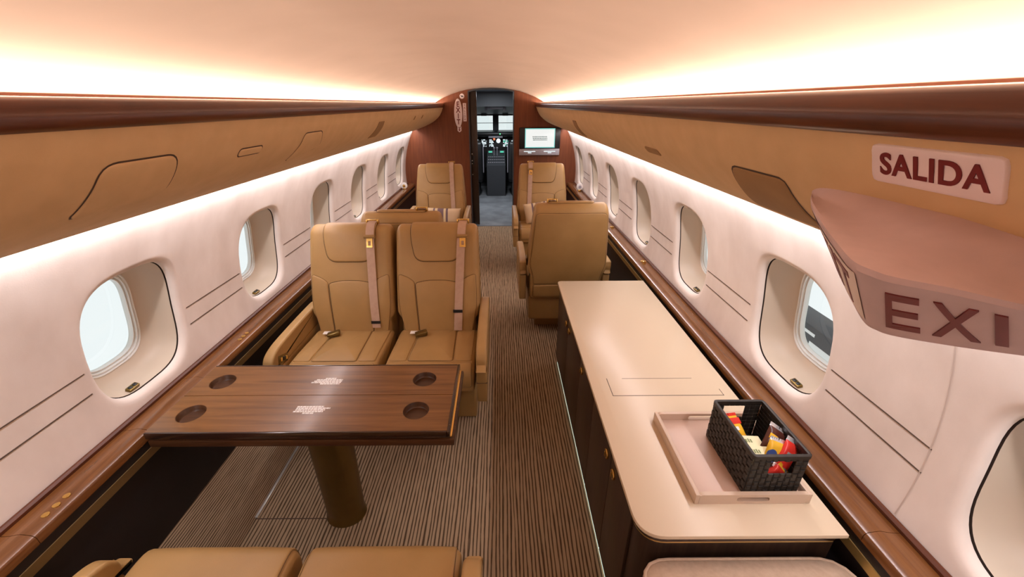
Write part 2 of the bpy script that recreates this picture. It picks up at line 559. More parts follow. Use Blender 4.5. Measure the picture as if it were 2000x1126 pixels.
# valance fittings
vpatch('service_hatch', 'trim_3', VL, [(.835,1.447),(1.085,1.447),(1.045,1.553),(.835,1.553)], [.01,.05,.03,.04], M['valance'], .004, .008)
vpatch('oval_vent', 'trim_3', VL, [(1.32,1.517),(1.45,1.517),(1.45,1.537),(1.32,1.537)], .02, M['valance'], .003, .003)
vpatch('service_hatch', 'trim_3', VL, [(1.76,1.452),(2.0,1.486),(1.935,1.556),(1.76,1.556)], [.005,.02,.02,.02], M['valance'], .003, .005)
vpatch('speaker_grille', 'trim_3', VL, [(2.88,1.458),(3.06,1.458),(3.0,1.56),(2.86,1.56)], .008, M['valance_patch'], .002, .002, False)
vpatch('speaker_grille', 'trim_4', VR, [(.785,1.425),(1.035,1.425),(.955,1.53),(.765,1.53)], [.012,.02,.02,.02], M['valance_patch'], .003, .004)
vpatch('oval_vent', 'trim_4', VR, [(1.46,1.495),(1.60,1.495),(1.60,1.516),(1.46,1.516)], .02, M['valance_patch'], .003, .003, False)
vpatch('speaker_grille', 'trim_4', VR, [(3.10,1.445),(3.28,1.445),(3.10,1.555),(2.96,1.555)], .01, M['valance_patch'], .002, .002, False)
for y in (4.1, 4.5):
    vpatch('air_nozzle', 'trim_3', VL, [(y-.02,1.53),(y+.02,1.53),(y+.02,1.565),(y-.02,1.565)], .02, M['valance_patch'], .003, .003, False)

# floor, side risers
bm = BM(); strip(bm, [(-.95,0),(.95,0)], YA, YF+.02, 1)
fl = structure(obj('floor', bm, M['carpet']))
bm = BM(); box(bm, (-.945,1.2305,-.004), (-.62,1.2345,.0012)); obj('hatch_seam', bm, M['seam'], fl)
bm = BM(); box(bm, (-.21,5.955,-.004), (.335,5.99,.003)); obj('threshold', bm, M['midgrey'], fl)
for side, nm in ((-1,'left'),(1,'right')):
    bm = BM(); strip(bm, [(side*x, z) for x, z in ((.948,-.002),(.955,.012),(1.0,.085),(1.05,.16),(1.092,.226))], YA, YF, 6)
    structure(obj('baseboard_'+nm, bm, M['carpet']))
bm = BM(); box(bm, (-.953,1.235,.001), (-.941,1.66,.007), .001); structure(obj('trim_5', bm, M['steel']))

# aft wall closing the cabin behind the viewpoint
bm = BM()
pts = [(WX(z), z) for z in [-.1+.09*i for i in range(20)]]
pts = [(-1.25,-.02),(-1.25,1.0),(-1.1,1.5),(-.8,1.75),(0,1.9),(.8,1.75),(1.1,1.5),(1.25,1.0),(1.25,-.02)]
loft(bm, [[(x, YA-.04, z) for x, z in pts], [(x, YA+.001, z) for x, z in pts]], True, True)
structure(obj('wall_aft', bm, M['wall']))

# forward bulkhead with the doorway
DX0, DX1 = -.285, .325
bm = BM()
arch = [(1.26,-.02),(1.26,1.1),(1.15,1.45),(.92,1.66),(.6,1.80),(.3,1.88),(0,1.90),(-.3,1.88),(-.6,1.80),(-.92,1.66),(-1.15,1.45),(-1.26,1.1),(-1.26,-.02)]
inner = [(DX0,-.02),(DX0,1.815),(-.2,1.835),(-.1,1.846),(.02,1.85),(.14,1.846),(.24,1.835),(DX1,1.815),(DX1,-.02)]
pl = arch + inner
loft(bm, [[(x, YF, z) for x, z in pl], [(x, YF+.05, z) for x, z in pl]], True, True)
structure(obj('wall_fore', bm, M['bulkwood'], smooth=False))
# door frame and pocket door leaf
bm = BM()
box(bm, (DX0-.002, YF-.006, 0), (DX0+.012, YF+.09, 1.815))
box(bm, (DX1-.012, YF-.006, 0), (DX1+.002, YF+.09, 1.815))
hd = [(DX0,1.80),(-.2,1.822),(-.1,1.835),(.02,1.84),(.14,1.835),(.24,1.822),(DX1,1.80)]
loft(bm, [[(x,y,z+dz) for y in (YF-.004,YF+.09) for dz in ((0,.02) if y < YF else (.02,0))] for x, z in hd], True, True)
structure(obj('trim_6', bm, M['darkgrey']))
dr = structure(obj('door_1', box(BM(), (DX0+.012, YF+.055, .01), (-.175, YF+.085, 1.82), .004), M['darkwood']))
obj('door_latch', box(BM(), (-.255, YF+.05, .88), (-.225, YF+.06, 1.0), .003), M['black'], dr)
b2 = BM()
for z in (1.02, .93, .89, .74): box(b2, (-.262, YF+.045, z), (-.250, YF+.056, z+.012), .002)
obj('indicator', b2, M['white'], dr)

# ------------------------------------------------------------------ side ledges
def ledge(side, label):
    r = empty('side_ledge', (side*1.14, 2.2, 0), 0, label, 'ledge', 'wood side ledges')
    loc = Vector((side*1.14, 2.2, 0))
    def mk(name, bm, mat, ang=38, parent=None):
        bmesh.ops.translate(bm, vec=-loc, verts=bm.verts)
        return obj(name, bm, mat, parent or r, ang)
    cuts = [YA, .715, 1.0975, 1.394, 2.25, 3.2, 4.4, YF-.002] if side < 0 else [YA, .71, 2.2, 3.4, 4.6, YF-.002]
    for a, b in zip(cuts, cuts[1:]):
        bm = BM()
        pr = [(1.176,.606),(1.176,.634),(1.150,.636),(1.128,.6415),(1.122,.6425),(1.116,.642),(1.096,.638),(1.088,.634),(1.084,.627),(1.084,.606)]
        strip(bm, [(side*x, z) for x, z in pr], a+.0008, b-.0008, 1, closed=True)
        mk('ledge_top', bm, M['ledgewood'], 30)
    bm = BM(); strip(bm, [(side*x, z) for x, z in ((1.1925,.606),(1.1925,.645),(1.190,.648),(1.183,.648),(1.1765,.643),(1.1765,.606))], YA, YF-.002, 1, closed=True)
    mk('back_lip', bm, M['redwood_y'], 30)
    bm = BM(); strip(bm, [(side*x, z) for x, z in ((1.087,.6055),(1.087,.575),(1.10,.575),(1.10,.6055))], YA, YF-.002, 1, closed=True)
    mk('dark_fascia', bm, M['darkpanel'])
    bm = BM(); strip(bm, [(side*x, z) for x, z in ((1.084,.575),(1.084,.545),(1.10,.545),(1.10,.575))], YA, YF-.002, 1, closed=True)
    mk('metal_strip', bm, M['bronze_strip'] if side < 0 else M['gold_strip'])
    bm = BM(); strip(bm, [(side*x, z) for x, z in ((1.09,.545),(1.09,.224),(1.11,.224),(1.11,.545))], YA, YF-.002, 1, closed=True)
    mk('dado_panel', bm, M['darkpanel'])
    if side < 0:
        for y0 in (.772, 1.69, 3.4):
            for k in range(3):
                bm = BM(); cyl(bm, (-1.112, y0+.030*k, .6405), .0095, .006, 20, bev=.0015)
                mk('call_button', bm, M['gold'])
    else:
        for y0 in (2.714, 3.606):
            bm = BM(); cyl(bm, (1.145, y0, .640), .02, .012, 20, bev=.002); cyl(bm, (1.140, y0-.028, .643), .012, .02, 16, 'Y')
            mk('gold_latch', bm, M['gold'])
    return r
ledge(-1, 'long glossy brown wood ledge under the left windows with gold buttons')
ledge(1, 'long glossy brown wood ledge under the right windows behind the white counter')

for (x, y, z, lab, cm) in ((-1.135, 5.5, .682, 'round white fitting with gold centre on left ledge end by bulkhead', 'gold'),
                           (1.150, 5.3, .692, 'round white fitting with grey centre on right ledge end by bulkhead', 'grey')):
    r = empty('round_fixture', (x, y, .635), 0, lab, 'fixture', 'round fittings on the ledges')
    h = z-.635
    bm = BM(); cyl(bm, (0,0,h), .042, .03, 32, 'Y', bev=.006); obj('ring', bm, M['white'], r)
    bm = BM(); cyl(bm, (0,-.015,h), .019, .008, 24, 'Y', bev=.002); obj('centre_disc', bm, M[cm], r)
    bm = BM(); box(bm, (-.018,-.018,.0025), (.018,.018,.02), .003); obj('base', bm, M['gold'], r)

# ------------------------------------------------------------------ seats
BACK = [(.19,.42),(.203,.50),(.222,.62),(.258,.76),(.303,.90),(.340,.995),(.362,1.035),(.40,1.056),(.445,1.05),(.478,1.02),(.487,.97),(.474,.84),(.445,.65),(.415,.47),(.39,.345),(.32,.335),(.22,.37)]
CUSH = [(-.185,.335),(-.212,.37),(-.218,.42),(-.204,.458),(-.165,.474),(-.05,.475),(.09,.467),(.20,.46),(.228,.44),(.228,.37),(.20,.335),(0,.33)]
def seat(name, x, y, rz, label, bs=1.0, w=.458, wl_=.476, arms=(1, 1), belt=1, single=False, group=None, lap=True, buckle=True, arm_drop=0, arm_back=0, roll=-.143, slope=.02, b0=.122, ctrl=False, belt_len=.05, kp=.035):
    t = empty(name, (x, y, 0), rz, label, 'seat', group)
    k = w/.47
    hl = wl_/2; ht = w/2
    def hw(z):
        if z < .53: return hl-.026
        if z < .58: return hl-.026+.026*(z-.53)/.05*(2-(z-.53)/.05)
        return hl+(ht-hl)*(z-.58)/.47
    B = Prof([(a, .42+(b-.42)*bs if b > .42 else b) for a, b in BACK])
    bm = BM(); B.body(bm, hw, .032); back = obj('backrest', bm, M['leather'], t, 50)
    sf = B.surf()
    stop = B.s_y(.42)
    z_ = lambda z: B.s_z(.42+(z-.42)*bs)
    # headrest pad wraps over the top edge
    hp = round_poly([(-.150*k, stop+.01), (-.148*k, z_(.99)), (-.122*k, z_(.868)), (.122*k, z_(.868)), (.148*k, z_(.99)), (.150*k, stop+.01)], [.03,.05,.05,.05,.05,.03])
    bm = BM(); pad(bm, hp, sf, .009, .009, .004, .006, 110 , seam=0.003); obj('headrest_pad', bm, [M['leather'], M['lseam']], back, 60)
    lp = round_poly([(-.112*k, z_(.445)), (-.126*k, z_(.748)), (-.06*k, z_(.763)), (.06*k, z_(.763)), (.126*k, z_(.748)), (.112*k, z_(.445))], [.004,.012,.1,.1,.012,.004])
    bm = BM(); pad(bm, lp, sf, .006, .007, .004, .006, 110 , seam=0.003); obj('lumbar_pad', bm, [M['leather'], M['lseam']], back, 60)
    for sd in (-1, 1):
        q = [(sd*.118*k, z_(.445)), (sd*.133*k, z_(.755)), (sd*.165*k, z_(.779)), (sd*(hw(.8)-.016), z_(.802)), (sd*(hw(.62)-.016), z_(.62)), (sd*(hw(.45)-.020), z_(.445))]
        bm = BM(); pad(bm, round_poly(q, [.004,.012,.05,.02,.05,.004]), sf, .006, .008, .004, .004, 90 , seam=0.0016); obj('side_bolster', bm, [M['leather'], M['lseam']], back, 60)
    # rear shell panel and skirt
    zb = lambda z: B.s_z(.42+(z-.42)*bs if z > .42 else z, False)
    bp = round_poly([(-hw(.98)+.014, zb(1.0)), (hw(.98)-.014, zb(1.0)), (hw(.7)-.014, zb(.7)), (hw(.62)-.014, zb(.62)), (hw(.53)-.016, zb(.53)), (hw(.47)-.02, zb(.465)), (-hw(.47)+.02, zb(.465)), (-hw(.53)+.016, zb(.53)), (-hw(.62)+.014, zb(.62)), (-hw(.7)+.014, zb(.7))], [.03,.03,.01,.03,.03,.008,.008,.03,.03,.01])
    bm = BM(); pad(bm, bp, sf, .006, .007, .004, .004, 110 , seam=0.002); obj('rear_panel', bm, [M['leather_dark'], M['lseam']], back, 60)
    sp = round_poly([(-hw(.45)+.02, zb(.455)), (hw(.45)-.02, zb(.455)), (hw(.36)-.02, zb(.355)), (-hw(.36)+.02, zb(.355))], .008)
    bm = BM(); pad(bm, sp, sf, .006, .007, .004, .0, 80 , seam=0.002); obj('rear_skirt', bm, [M['leather_dark'], M['lseam']], back, 60)
    # seat cushion
    Cc = Prof(CUSH)
    hc = wl_/2-.012
    bm = BM(); Cc.body(bm, hc, .022); cu = obj('seat_cushion', bm, M['leather'], t, 50)
    cs = Cc.surf()
    sy = lambda yy: Cc.s_y(yy)
    bm = BM(); pad(bm, round_poly([(-.118*k, sy(roll+.008)), (.118*k, sy(roll+.008)), (.105*k, sy(.195)), (-.105*k, sy(.195))], .012), cs, .007, .010, .004, .010, 100 , seam=0.002); obj('centre_panel', bm, [M['leather'], M['lseam']], cu, 60)
    for sd in (-1, 1):
        bm = BM(); pad(bm, round_poly([(sd*.126*k, sy(roll+.008)), (sd*(hc-.016), sy(roll+.008)), (sd*(hc-.016), sy(.195)), (sd*.113*k, sy(.195))], .010), cs, .006, .009, .004, .004, 90 , seam=0); obj('side_panel', bm, [M['leather'], M['lseam']], cu, 60)
    s0 = Cc.s_z(.375)
    bm = BM(); pad(bm, round_poly([(-(hc-.014), s0), (hc-.014, s0), (hc-.014, sy(roll)), (-(hc-.014), sy(roll))], .014), cs, .005, .009, .004, .004, 100 , seam=0.0015); obj('front_roll', bm, [M['leather'], M['lseam']], cu, 60)
    # armrests
    aw = .026
    d = arm_drop
    for sd, has in ((-1, arms[0]), (1, arms[1])):
        if not has: continue
        x0 = sd*(wl_/2+aw+.001)
        a_ = arm_back; A = Prof([(-.245+a_,.505-d),(-.25+a_,.53-d),(-.245+a_,.556-d),(-.225+a_,.582-d),(-.18+a_,.600-d),(-.10+a_,.610-d),(.10,.615-d),(.26,.615-d),(.335,.612-d),(.35,.595-d),(.345,.545-d),(.30,.505-d)], 5)
        bm = BM(); A.body(bm, aw, .012, x0); cap = obj('arm_cap', bm, M['leather'], t, 50)
        bm = BM()
        zl = .305
        box(bm, (x0-aw+.001, -.244+a_, zl), (x0+aw-.001, .34, .502-d), .008, 3)
        lo_ = obj('arm_panel', bm, M['leather_dark'], t, 50)
        bm = BM(); box(bm, (x0-aw-.0002, -.2452+a_, .42-d), (x0+aw+.0002, .30, .4225-d)); obj('panel_seam', bm, M['seam'], lo_)
        if ctrl and sd < 0:
            bm = BM(); xx = x0+aw
            mt = Matrix.Translation((xx+.001, -.15, .535-d)) @ Matrix.Rotation(-.35, 4, 'X')
            tt = BM(); box(tt, (-.002,-.042,-.020), (.003,.042,.020), .002, mi=0)
            for q in (-.024, 0, .024): box(tt, (.002,q-.008,-.010), (.007,q+.008,.010), .002, mi=1 if q else 2)
            add(bm, tt, mt); obj('control_panel', bm, [M['brass_dark'], M['gold'], M['black']], cap)
    # base
    if single:
        bm = BM(); box(bm, (-wl_/2+.02, -.17, .135), (wl_/2-.02, .352, .335), .02, 3); obj('base', bm, M['leather_dark'], t, 50)
        bm = BM(); box(bm, (-.2, -.12, 0.0), (.2, .20, .13), .012, 2); obj('pedestal', bm, M['leather_dark'], t, 50)
    else:
        bm = BM(); box(bm, (-wl_/2+.02, -.01, 0.0), (wl_/2-.02, .36, .335), .015, 3); obj('base', bm, M['leather_dark'], t, 50)
    # shoulder belt: from the slot on top down over the front
    if belt:
        ss = [stop-.002 + (z_(.44+belt_len)-(stop-.002))*i/40 for i in range(41)]
        bm = BM(); ra = []
        for i, s in enumerate(ss):
            u = i/40; cx = belt*(b0+slope*u)*k; hb = .023
            up = .0175+.0025*math.sin(u*9)
            e = [sf(cx-hb, s, up-.002), sf(cx+hb, s, up-.002), sf(cx+hb, s, up), sf(cx, s, up+.0012), sf(cx-hb, s, up)]
            ra.append(e)
        loft(bm, ra, True, True); bl = obj('shoulder_belt', bm, M['belt'], t, 40)
        bm = BM(); s1 = z_(.44+belt_len+kp); cx = belt*(b0+slope*.93)*k
        ra = [[sf(cx-.026, s, .015), sf(cx+.026, s, .015), sf(cx+.026, s, .0235), sf(cx-.026, s, .0235)] for s in (s1-.008, s1+.008)]
        loft(bm, ra); obj('belt_keeper', bm, M['black'], bl)
        # guide slot on the top
        bm = BM(); p, n = B.at(stop-.005); cx = belt*b0*k
        box(bm, (cx-.036, p.x-.012, p.y+.002), (cx-.026, p.x+.012, p.y+.026), .003); box(bm, (cx+.026, p.x-.012, p.y+.002), (cx+.036, p.x+.012, p.y+.026), .003)
        box(bm, (cx-.036, p.x-.006, p.y+.020), (cx+.036, p.x+.006, p.y+.028), .003)
        obj('belt_guide', bm, M['gold'], bl)
        if buckle:
            s1 = z_(1.0); bm = BM(); cx = belt*(b0+.002)*k
            ra = []
            for a in range(10):
                th = 2*PI*a/10; ra.append((math.cos(th)*.010, .026+math.sin(th)*.009))
            loft(bm, [[sf(cx+xx, s1+a, b) for a, b in ra] for xx in (-.030,-.027,.027,.030)])
            obj('buckle_roll', bm, M['leather_dark'], bl, 50)
            s2 = z_(.965); bm = BM()
            def plate(x0_, x1_, sa, sb):
                loft(bm, [[sf(cx+x0_, s, .0205), sf(cx+x1_, s, .0205), sf(cx+x1_, s, .0245), sf(cx+x0_, s, .0245)] for s in (sa, sb)])
            plate(-.017,.017, s2+.012, s2+.032); plate(-.017,-.007, s2-.012, s2+.012); plate(.007,.017, s2-.012, s2+.012); plate(-.017,.017, s2-.022, s2-.011)
            obj('belt_tongue', bm, M['gold'], bl)
    if lap:
        xb = -belt*.09*k
        bm = BM(); tt = BM(); box(tt, (-.034,-.020,0), (.034,.020,.026), .006, 2)
        for v in tt.verts:
            if v.co.x*belt < 0: v.co.z *= .55
        add(bm, tt, Matrix.Translation((xb, .115, .4835)) @ Matrix.Rotation(.25*belt, 4, 'Z'))
        lb = obj('lap_buckle', bm, M['brass_dark'], t, 50)
        bm = BM(); box(bm, (xb-belt*.034-.03, .118, .488), (xb-belt*.034+.008, .146, .4905)); obj('white_tab', bm, M['white'], lb)
    return t

seat('club_seat', -.712, 1.875, 0, 'tan leather double-club seat beside left wall, facing the dark wood table', group='double club seats', bs=.97, arms=(1,0), belt=1, ctrl=True, arm_drop=.025, slope=.016)
seat('club_seat', -.222, 1.875, 0, 'tan leather double-club seat on the aisle side, facing the dark wood table', group='double club seats', bs=.97, arms=(0,1), belt=1, belt_len=.03, kp=.12, b0=.15, slope=-.035)
seat('club_seat', -.692, .588, PI, 'tan leather seat in the near left foreground, cushion only showing below the table', group='double club seats', arms=(0,1), belt=-1, lap=False, arm_drop=.05, arm_back=.10, roll=-.06)
seat('club_seat', -.208, .588, PI, 'tan leather seat in the near foreground beside the aisle, cushion only showing below the table', group='double club seats', arms=(1,0), belt=-1, lap=False, arm_drop=.05, arm_back=.10, roll=-.06)
seat('single_seat', -.53, 4.30, 0, 'single tan leather seat on the left against the forward bulkhead, under the oval exit sign', group='single seats', w=.49, wl_=.56, single=True, belt=1, lap=False, buckle=False, belt_len=.10)
seat('single_seat', .60, 4.30, 0, 'single tan leather seat on the right against the forward bulkhead, under the monitor', group='single seats', w=.49, wl_=.56, single=True, belt=-1, lap=False, belt_len=.10)
seat('single_seat', .61, 3.15, PI, 'single tan leather seat seen from behind at the far end of the white counter', group='single seats', w=.49, wl_=.565, single=True, belt=1, lap=False)
seat('single_seat', -.475, 2.93, PI, 'tan leather seat of which only the top shows behind the double seats', group='single seats', w=.49, wl_=.545, single=True, belt=-1, lap=False, buckle=False)

# ------------------------------------------------------------------ pillows
def pillow(x, y, z, w, h, rx, ry, rz, label):
    bm = BM(); n = 24
    for sd in (-1, 1):
        g = []
        for i in range(n+1):
            row = []
            for j in range(n+1):
                u, v = -1+2*i/n, -1+2*j/n
                pin = 1-.07*(1-abs(u))*abs(v)**6 - .0
                hgt = (max(0, 1-u**4)*max(0, 1-v**4))**.55*.058
                wr = .003*math.sin(9*u+4*v)*(abs(u)**3)
                row.append(bm.verts.new((u*w/2*(1-.05*(1-v*v)*abs(u)**6), -sd*(hgt+wr*(hgt > .01)), v*h/2*(1-.06*(1-u*u)*abs(v)**6))))
            g.append(row)
        for i in range(n):
            for j in range(n):
                bm.faces.new((g[i][j], g[i+1][j], g[i+1][j+1], g[i][j+1]))
    o = obj('throw_pillow', bm, M['pillow'], None, 80)
    o.location = (x, y, z); o.rotation_euler = (rx, ry, rz)
    tag(o, label, 'pillow', 'striped pillows')
pillow(-.485, 4.36, .562, .385, .17, -.28, .03, 0, 'cream striped oblong pillow lying on the left bulkhead seat')
pillow(.575, 4.36, .60, .37, .22, -.28, -.16, 0, 'cream striped pillow tilted on the right bulkhead seat')

# ------------------------------------------------------------------ table
TX0, TX1, TY0, TY1, TZ = -1.078, -.038, 1.066, 1.464, .648
t = empty('folding_table', (-.555, 1.264, 0), 0, 'dark glossy wood folding table with four cup holders on a bronze post', 'table')
tl = Vector((-.555, 1.264, 0))
def tmk(name, bm, mat, parent=None, ang=38):
    bmesh.ops.translate(bm, vec=-tl, verts=bm.verts)
    return obj(name, bm, mat, parent or t, ang)
TM = (TY0+TY1)/2
cups = {0: [(-.982, 1.166), (-.172, 1.176)], 1: [(-.982, 1.352), (-.172, 1.362)]}
for li, (a, b) in enumerate(((TY0+.008, TM-.0015), (TM+.0015, TY1-.008))):
    bm = BM()
    x0, x1, zt, zb = TX0, TX1-.010, TZ, TZ-.024
    rc = .047; NN = 40
    # top surface with two round holes: three vertical slabs of rectangle-to-circle rings
    for cx, cy in cups[li]:
        xa, xb = (x0, (x0+x1)/2) if cx < (x0+x1)/2 else ((x0+x1)/2, x1)
        outer, inn = [], []
        for i in range(NN):
            th = 2*PI*i/NN; c, s_ = math.cos(th), math.sin(th)
            m = max(abs(c), abs(s_))
            hx = (xb-cx) if c > 0 else (cx-xa); hy = (b-cy) if s_ > 0 else (cy-a)
            outer.append((cx+c/m*hx, cy+s_/m*hy)); inn.append((cx+c*rc, cy+s_*rc))
        loft(bm, [[(x, y, zt) for x, y in outer], [(x, y, zt) for x, y in inn], [(cx+(x-cx)*.98, cy+(y-cy)*.98, zt-.004) for x, y in inn]], True, False)
    # sides and underside
    loft(bm, [[(x0,a,z),(x1,a,z),(x1,b,z),(x0,b,z)] for z in (zt, zb)], True, False)
    leaf = tmk('table_leaf', bm, M['tablewood'])
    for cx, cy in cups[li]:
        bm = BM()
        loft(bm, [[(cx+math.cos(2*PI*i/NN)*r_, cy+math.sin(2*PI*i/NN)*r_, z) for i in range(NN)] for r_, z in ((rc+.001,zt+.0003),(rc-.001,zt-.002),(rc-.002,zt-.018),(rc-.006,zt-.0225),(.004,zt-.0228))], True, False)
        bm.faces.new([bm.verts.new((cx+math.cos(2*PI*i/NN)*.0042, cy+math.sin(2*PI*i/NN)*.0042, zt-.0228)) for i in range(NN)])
        tmk('cup_holder', bm, M['tablewood_dark'], leaf)
    # engraved notice: lines of small white lettering
    bm = BM()
    cx, cy = (-.555, 1.181) if li == 0 else (-.562, 1.351)
    rows = [(-.058,.040),(-.058,.066),(-.058,.050),(-.062,.046),(-.025,.016)] if li == 0 else [(-.012,.030),(-.045,.060),(-.052,.060),(-.060,.058),(-.022,.055)]
    for q, (xa, xb) in enumerate(rows):
        yy = cy+.018-.0088*q
        xx = cx+xa
        while xx < cx+xb:
            ln = random.uniform(.006,.016)
            box(bm, (xx, yy-.0034, zt-.0005), (min(xx+ln, cx+xb), yy+.0034, zt+.0005)); xx += ln+.0018
    tmk('notice', bm, M['white'], leaf)
# rim: dark edge with a rounded profile on the long sides
for y0_, y1_ in ((TY0, TY0+.0075), (TY1-.0075, TY1)):
    bm = BM(); box(bm, (TX0, y0_, TZ-.026), (TX1-.01, y1_, TZ+.0012), .003, 2); tmk('edge_band', bm, M['edgewood'])
bm = BM(); box(bm, (TX1-.0095, TY0, TZ-.026), (TX1, TY1, TZ+.001), .002, 2); tmk('edge_band', bm, M['edgewood'])
bm = BM(); box(bm, (TX1-.055, TY0+.012, TZ-.0345), (TX1+.005, TY1-.004, TZ-.0275), .001); tmk('hinge_strip', bm, M['gold'])
bm = BM(); box(bm, (TX0+.0, TY0+.004, TZ-.064), (TX1+.013, TY1+.003, TZ-.036), .003, 2); tmk('lower_leaf', bm, M['tablewood_dark'])
bm = BM(); box(bm, (TX0+.02, TY0+.03, TZ-.0375), (TX1-.06, TY1-.03, TZ-.0255)); tmk('spacer', bm, M['black'])
bm = BM(); rg = []
for r_, z in ((.088,.0),(.088,.006),(.084,.012),(.082,.05),(.086,.30),(.092,.55),(.10,.5835)):
    rg.append([(-.555+math.cos(2*PI*i/40)*r_*.98, 1.262+math.sin(2*PI*i/40)*r_*.85, z) for i in range(40)])
loft(bm, rg); tmk('leg', bm, M['brass_dark'], None, 60)

# ------------------------------------------------------------------ credenza
CX0, CX1, CY0, CY1, CZ = .503, 1.058, .718, 2.435, .615
c = empty('credenza', (.78, 1.576, 0), 0, 'long low dark wood cabinet with a cream worktop along the right wall', 'cabinet')
cl = Vector((.78, 1.576, 0))
def cmk(name, bm, mat, parent=None, ang=38):
    bmesh.ops.translate(bm, vec=-cl, verts=bm.verts)
    return obj(name, bm, mat, parent or c, ang)
def slab(bm, x0, x1, y0, y1, z0, z1, rn, rf, bev=.003):
    poly = round_poly([(x0,y0),(x1,y0),(x1,y1),(x0,y1)], [rn,.002,.002,rf], 8)
    rg = []
    for ins, z in ((bev,z0),(0,z0+bev),(0,z1-bev),(bev*.3,z1-bev*.3),(bev,z1)):
        rg.append([(p.x,p.y,z) for p in poly_inset(poly, ins)])
    loft(bm, rg); return bm
bm = slab(BM(), CX0, CX1, CY0, CY1, CZ-.014, CZ, .075, .03, .002); top = cmk('worktop', bm, M['counter'], None, 30)
bm = slab(BM(), CX0+.006, CX1-.03, CY0+.004, CY1-.004, CZ-.034, CZ-.0145, .072, .028, .002); cmk('metal_edge', bm, M['gold_strip'] , None, 30)
bm = slab(BM(), CX0+.004, CX1-.03, CY0+.002, CY1-.002, CZ-.0255, CZ-.0142, .073, .029, .001); cmk('dark_edge', bm, M['edgewood'], None, 30)
bm = slab(BM(), CX0+.022, CX1-.0, CY0+.028, CY1-.015, .045, CZ-.0345, .06, .02, .002); body = cmk('cabinet_body', bm, M['darkwood'], None, 30)
bm = slab(BM(), .552, CX1-.02, CY0+.06, CY1-.04, 0, .0445, .05, .02, .001); cmk('plinth', bm, M['black'], None, 30)
bm = BM(); box(bm, (.531,CY0+.03,.001), (.538,CY1-.02,.007)); cmk('floor_light_strip', bm, M['led'])
dc = [.815, 1.045, 1.34, 1.635, 2.01, 2.40]
lat = [(1.0, .522), (1.09, .522), (1.585, .522), (1.965, .515), (2.06, .51)]
for i, (a, b) in enumerate(zip(dc, dc[1:])):
    bm = BM(); box(bm, (CX0+.012, a+.002, .072), (CX0+.0225, b-.002, CZ-.045), .002); d = cmk('door', bm, M['darkwood'])
    y, z = lat[i]
    y = min(max(y, a+.03), b-.03)
    bm = BM(); cyl(bm, (CX0+.009, y, z), .018, .008, 24, 'X', bev=.002); cyl(bm, (CX0+.0048, y, z), .012, .002, 20, 'X', mi=1); box(bm, (CX0+.001, y-.003, z-.010), (CX0+.0045, y+.003, z+.010), .001)
    cmk('round_latch', bm, [M['gold'], M['brass_dark']], d)
# flush lid joint in the worktop
bm = BM()
lz = CZ+.0004
box(bm, (.575,1.290,CZ-.003), (1.012,1.2928,lz)); box(bm, (.575,1.29,CZ-.003), (.5775,1.402,lz)); box(bm, (.64,1.400,CZ-.003), (.93,1.4018,lz)); box(bm, (1.0095,1.2925,CZ-.003), (1.0115,1.33,lz))
cmk('lid_joint', bm, M['counterseam'], top)

# tray
TRZ = CZ+.0003
tr = empty('serving_tray', (.852, .985, TRZ), 0, 'beige lacquered serving tray with slotted ends on the cream worktop', 'tray')
hwx, hwy, th_, hh = .165, .172, .012, .036
bm = BM(); box(bm, (-hwx+.004,-hwy+.004,0), (hwx-.004,hwy-.004,.008), .001); obj('tray_base', bm, M['traymat'], tr)
for sd in (-1, 1):
    bm = BM(); xo = sd*hwx; box(bm, (min(xo, xo-sd*th_), -hwy, 0), (max(xo, xo-sd*th_), hwy, hh), .0015); obj('side_wall', bm, M['traywall'], tr)
    bm = BM()
    ya, yb = sorted((sd*hwy, sd*(hwy-th_)))
    # end wall with a slotted handle
    out = [(-hwx+th_,0),(hwx-th_,0),(hwx-th_,hh),(-hwx+th_,hh)]
    slot = round_poly([(-.046,.010),(.046,.010),(.046,.026),(-.046,.026)], .0078, 5)
    P = resample(round_poly(out, .0005, 1), 64); Q = resample(slot, 64)
    # align both loops by angle
    def byang(A, c0): return sorted(A, key=lambda p: math.atan2((p.y-c0[1])*5, p.x-c0[0]))
    P = byang(P, (0,.018)); Q = byang(Q, (0,.019))
    loft(bm, [[(p.x, ya, p.y) for p in P], [(p.x, ya, p.y) for p in Q], [(p.x, yb, p.y) for p in Q], [(p.x, yb, p.y) for p in P], [(p.x, ya, p.y) for p in P]], True, False)
    obj('end_wall', bm, M['traywall'], tr, 30)

# basket
BKZ = TRZ+.0085
bk = empty('wicker_basket', (.915, .955, BKZ), 0, 'black woven open basket full of snacks standing on the beige tray', 'basket')
BW, BL_, BH = .158, .232, .15
def weave(bm, o, ux, uy, w, h, nu, nv, hole=None, thick=.004):
    """wall panel from o along ux (width w) and uy (height h); woven strips outside"""
    n = ux.cross(uy).normalized()
    for i in range(nu):
        for j in range(nv):
            u0, u1 = w*i/nu, w*(i+1)/nu; v0, v1 = h*j/nv, h*(j+1)/nv
            if hole and u1 > hole[0]+1e-6 and u0 < hole[1]-1e-6 and v1 > hole[2]+1e-6 and v0 < hole[3]-1e-6: continue
            g = .0006; k = (i+j) % 2
            hgt = thick*.8 if k else thick*.35
            a = [o+ux*uu+uy*vv for uu, vv in ((u0+g,v0+g),(u1-g,v0+g),(u1-g,v1-g),(u0+g,v1-g))]
            mid = [o+ux*((u0+u1)/2+(uu-(u0+u1)/2)*(.62 if k else .8))+uy*((v0+v1)/2+(vv-(v0+v1)/2)*(.8 if k else .62))+n*hgt for uu, vv in ((u0,v0),(u1,v0),(u1,v1),(u0,v1))]
            bk_ = [p-n*thick*.5 for p in a]
            loft(bm, [bk_, a, mid], True, True)
hx, hy = BW/2, BL_/2
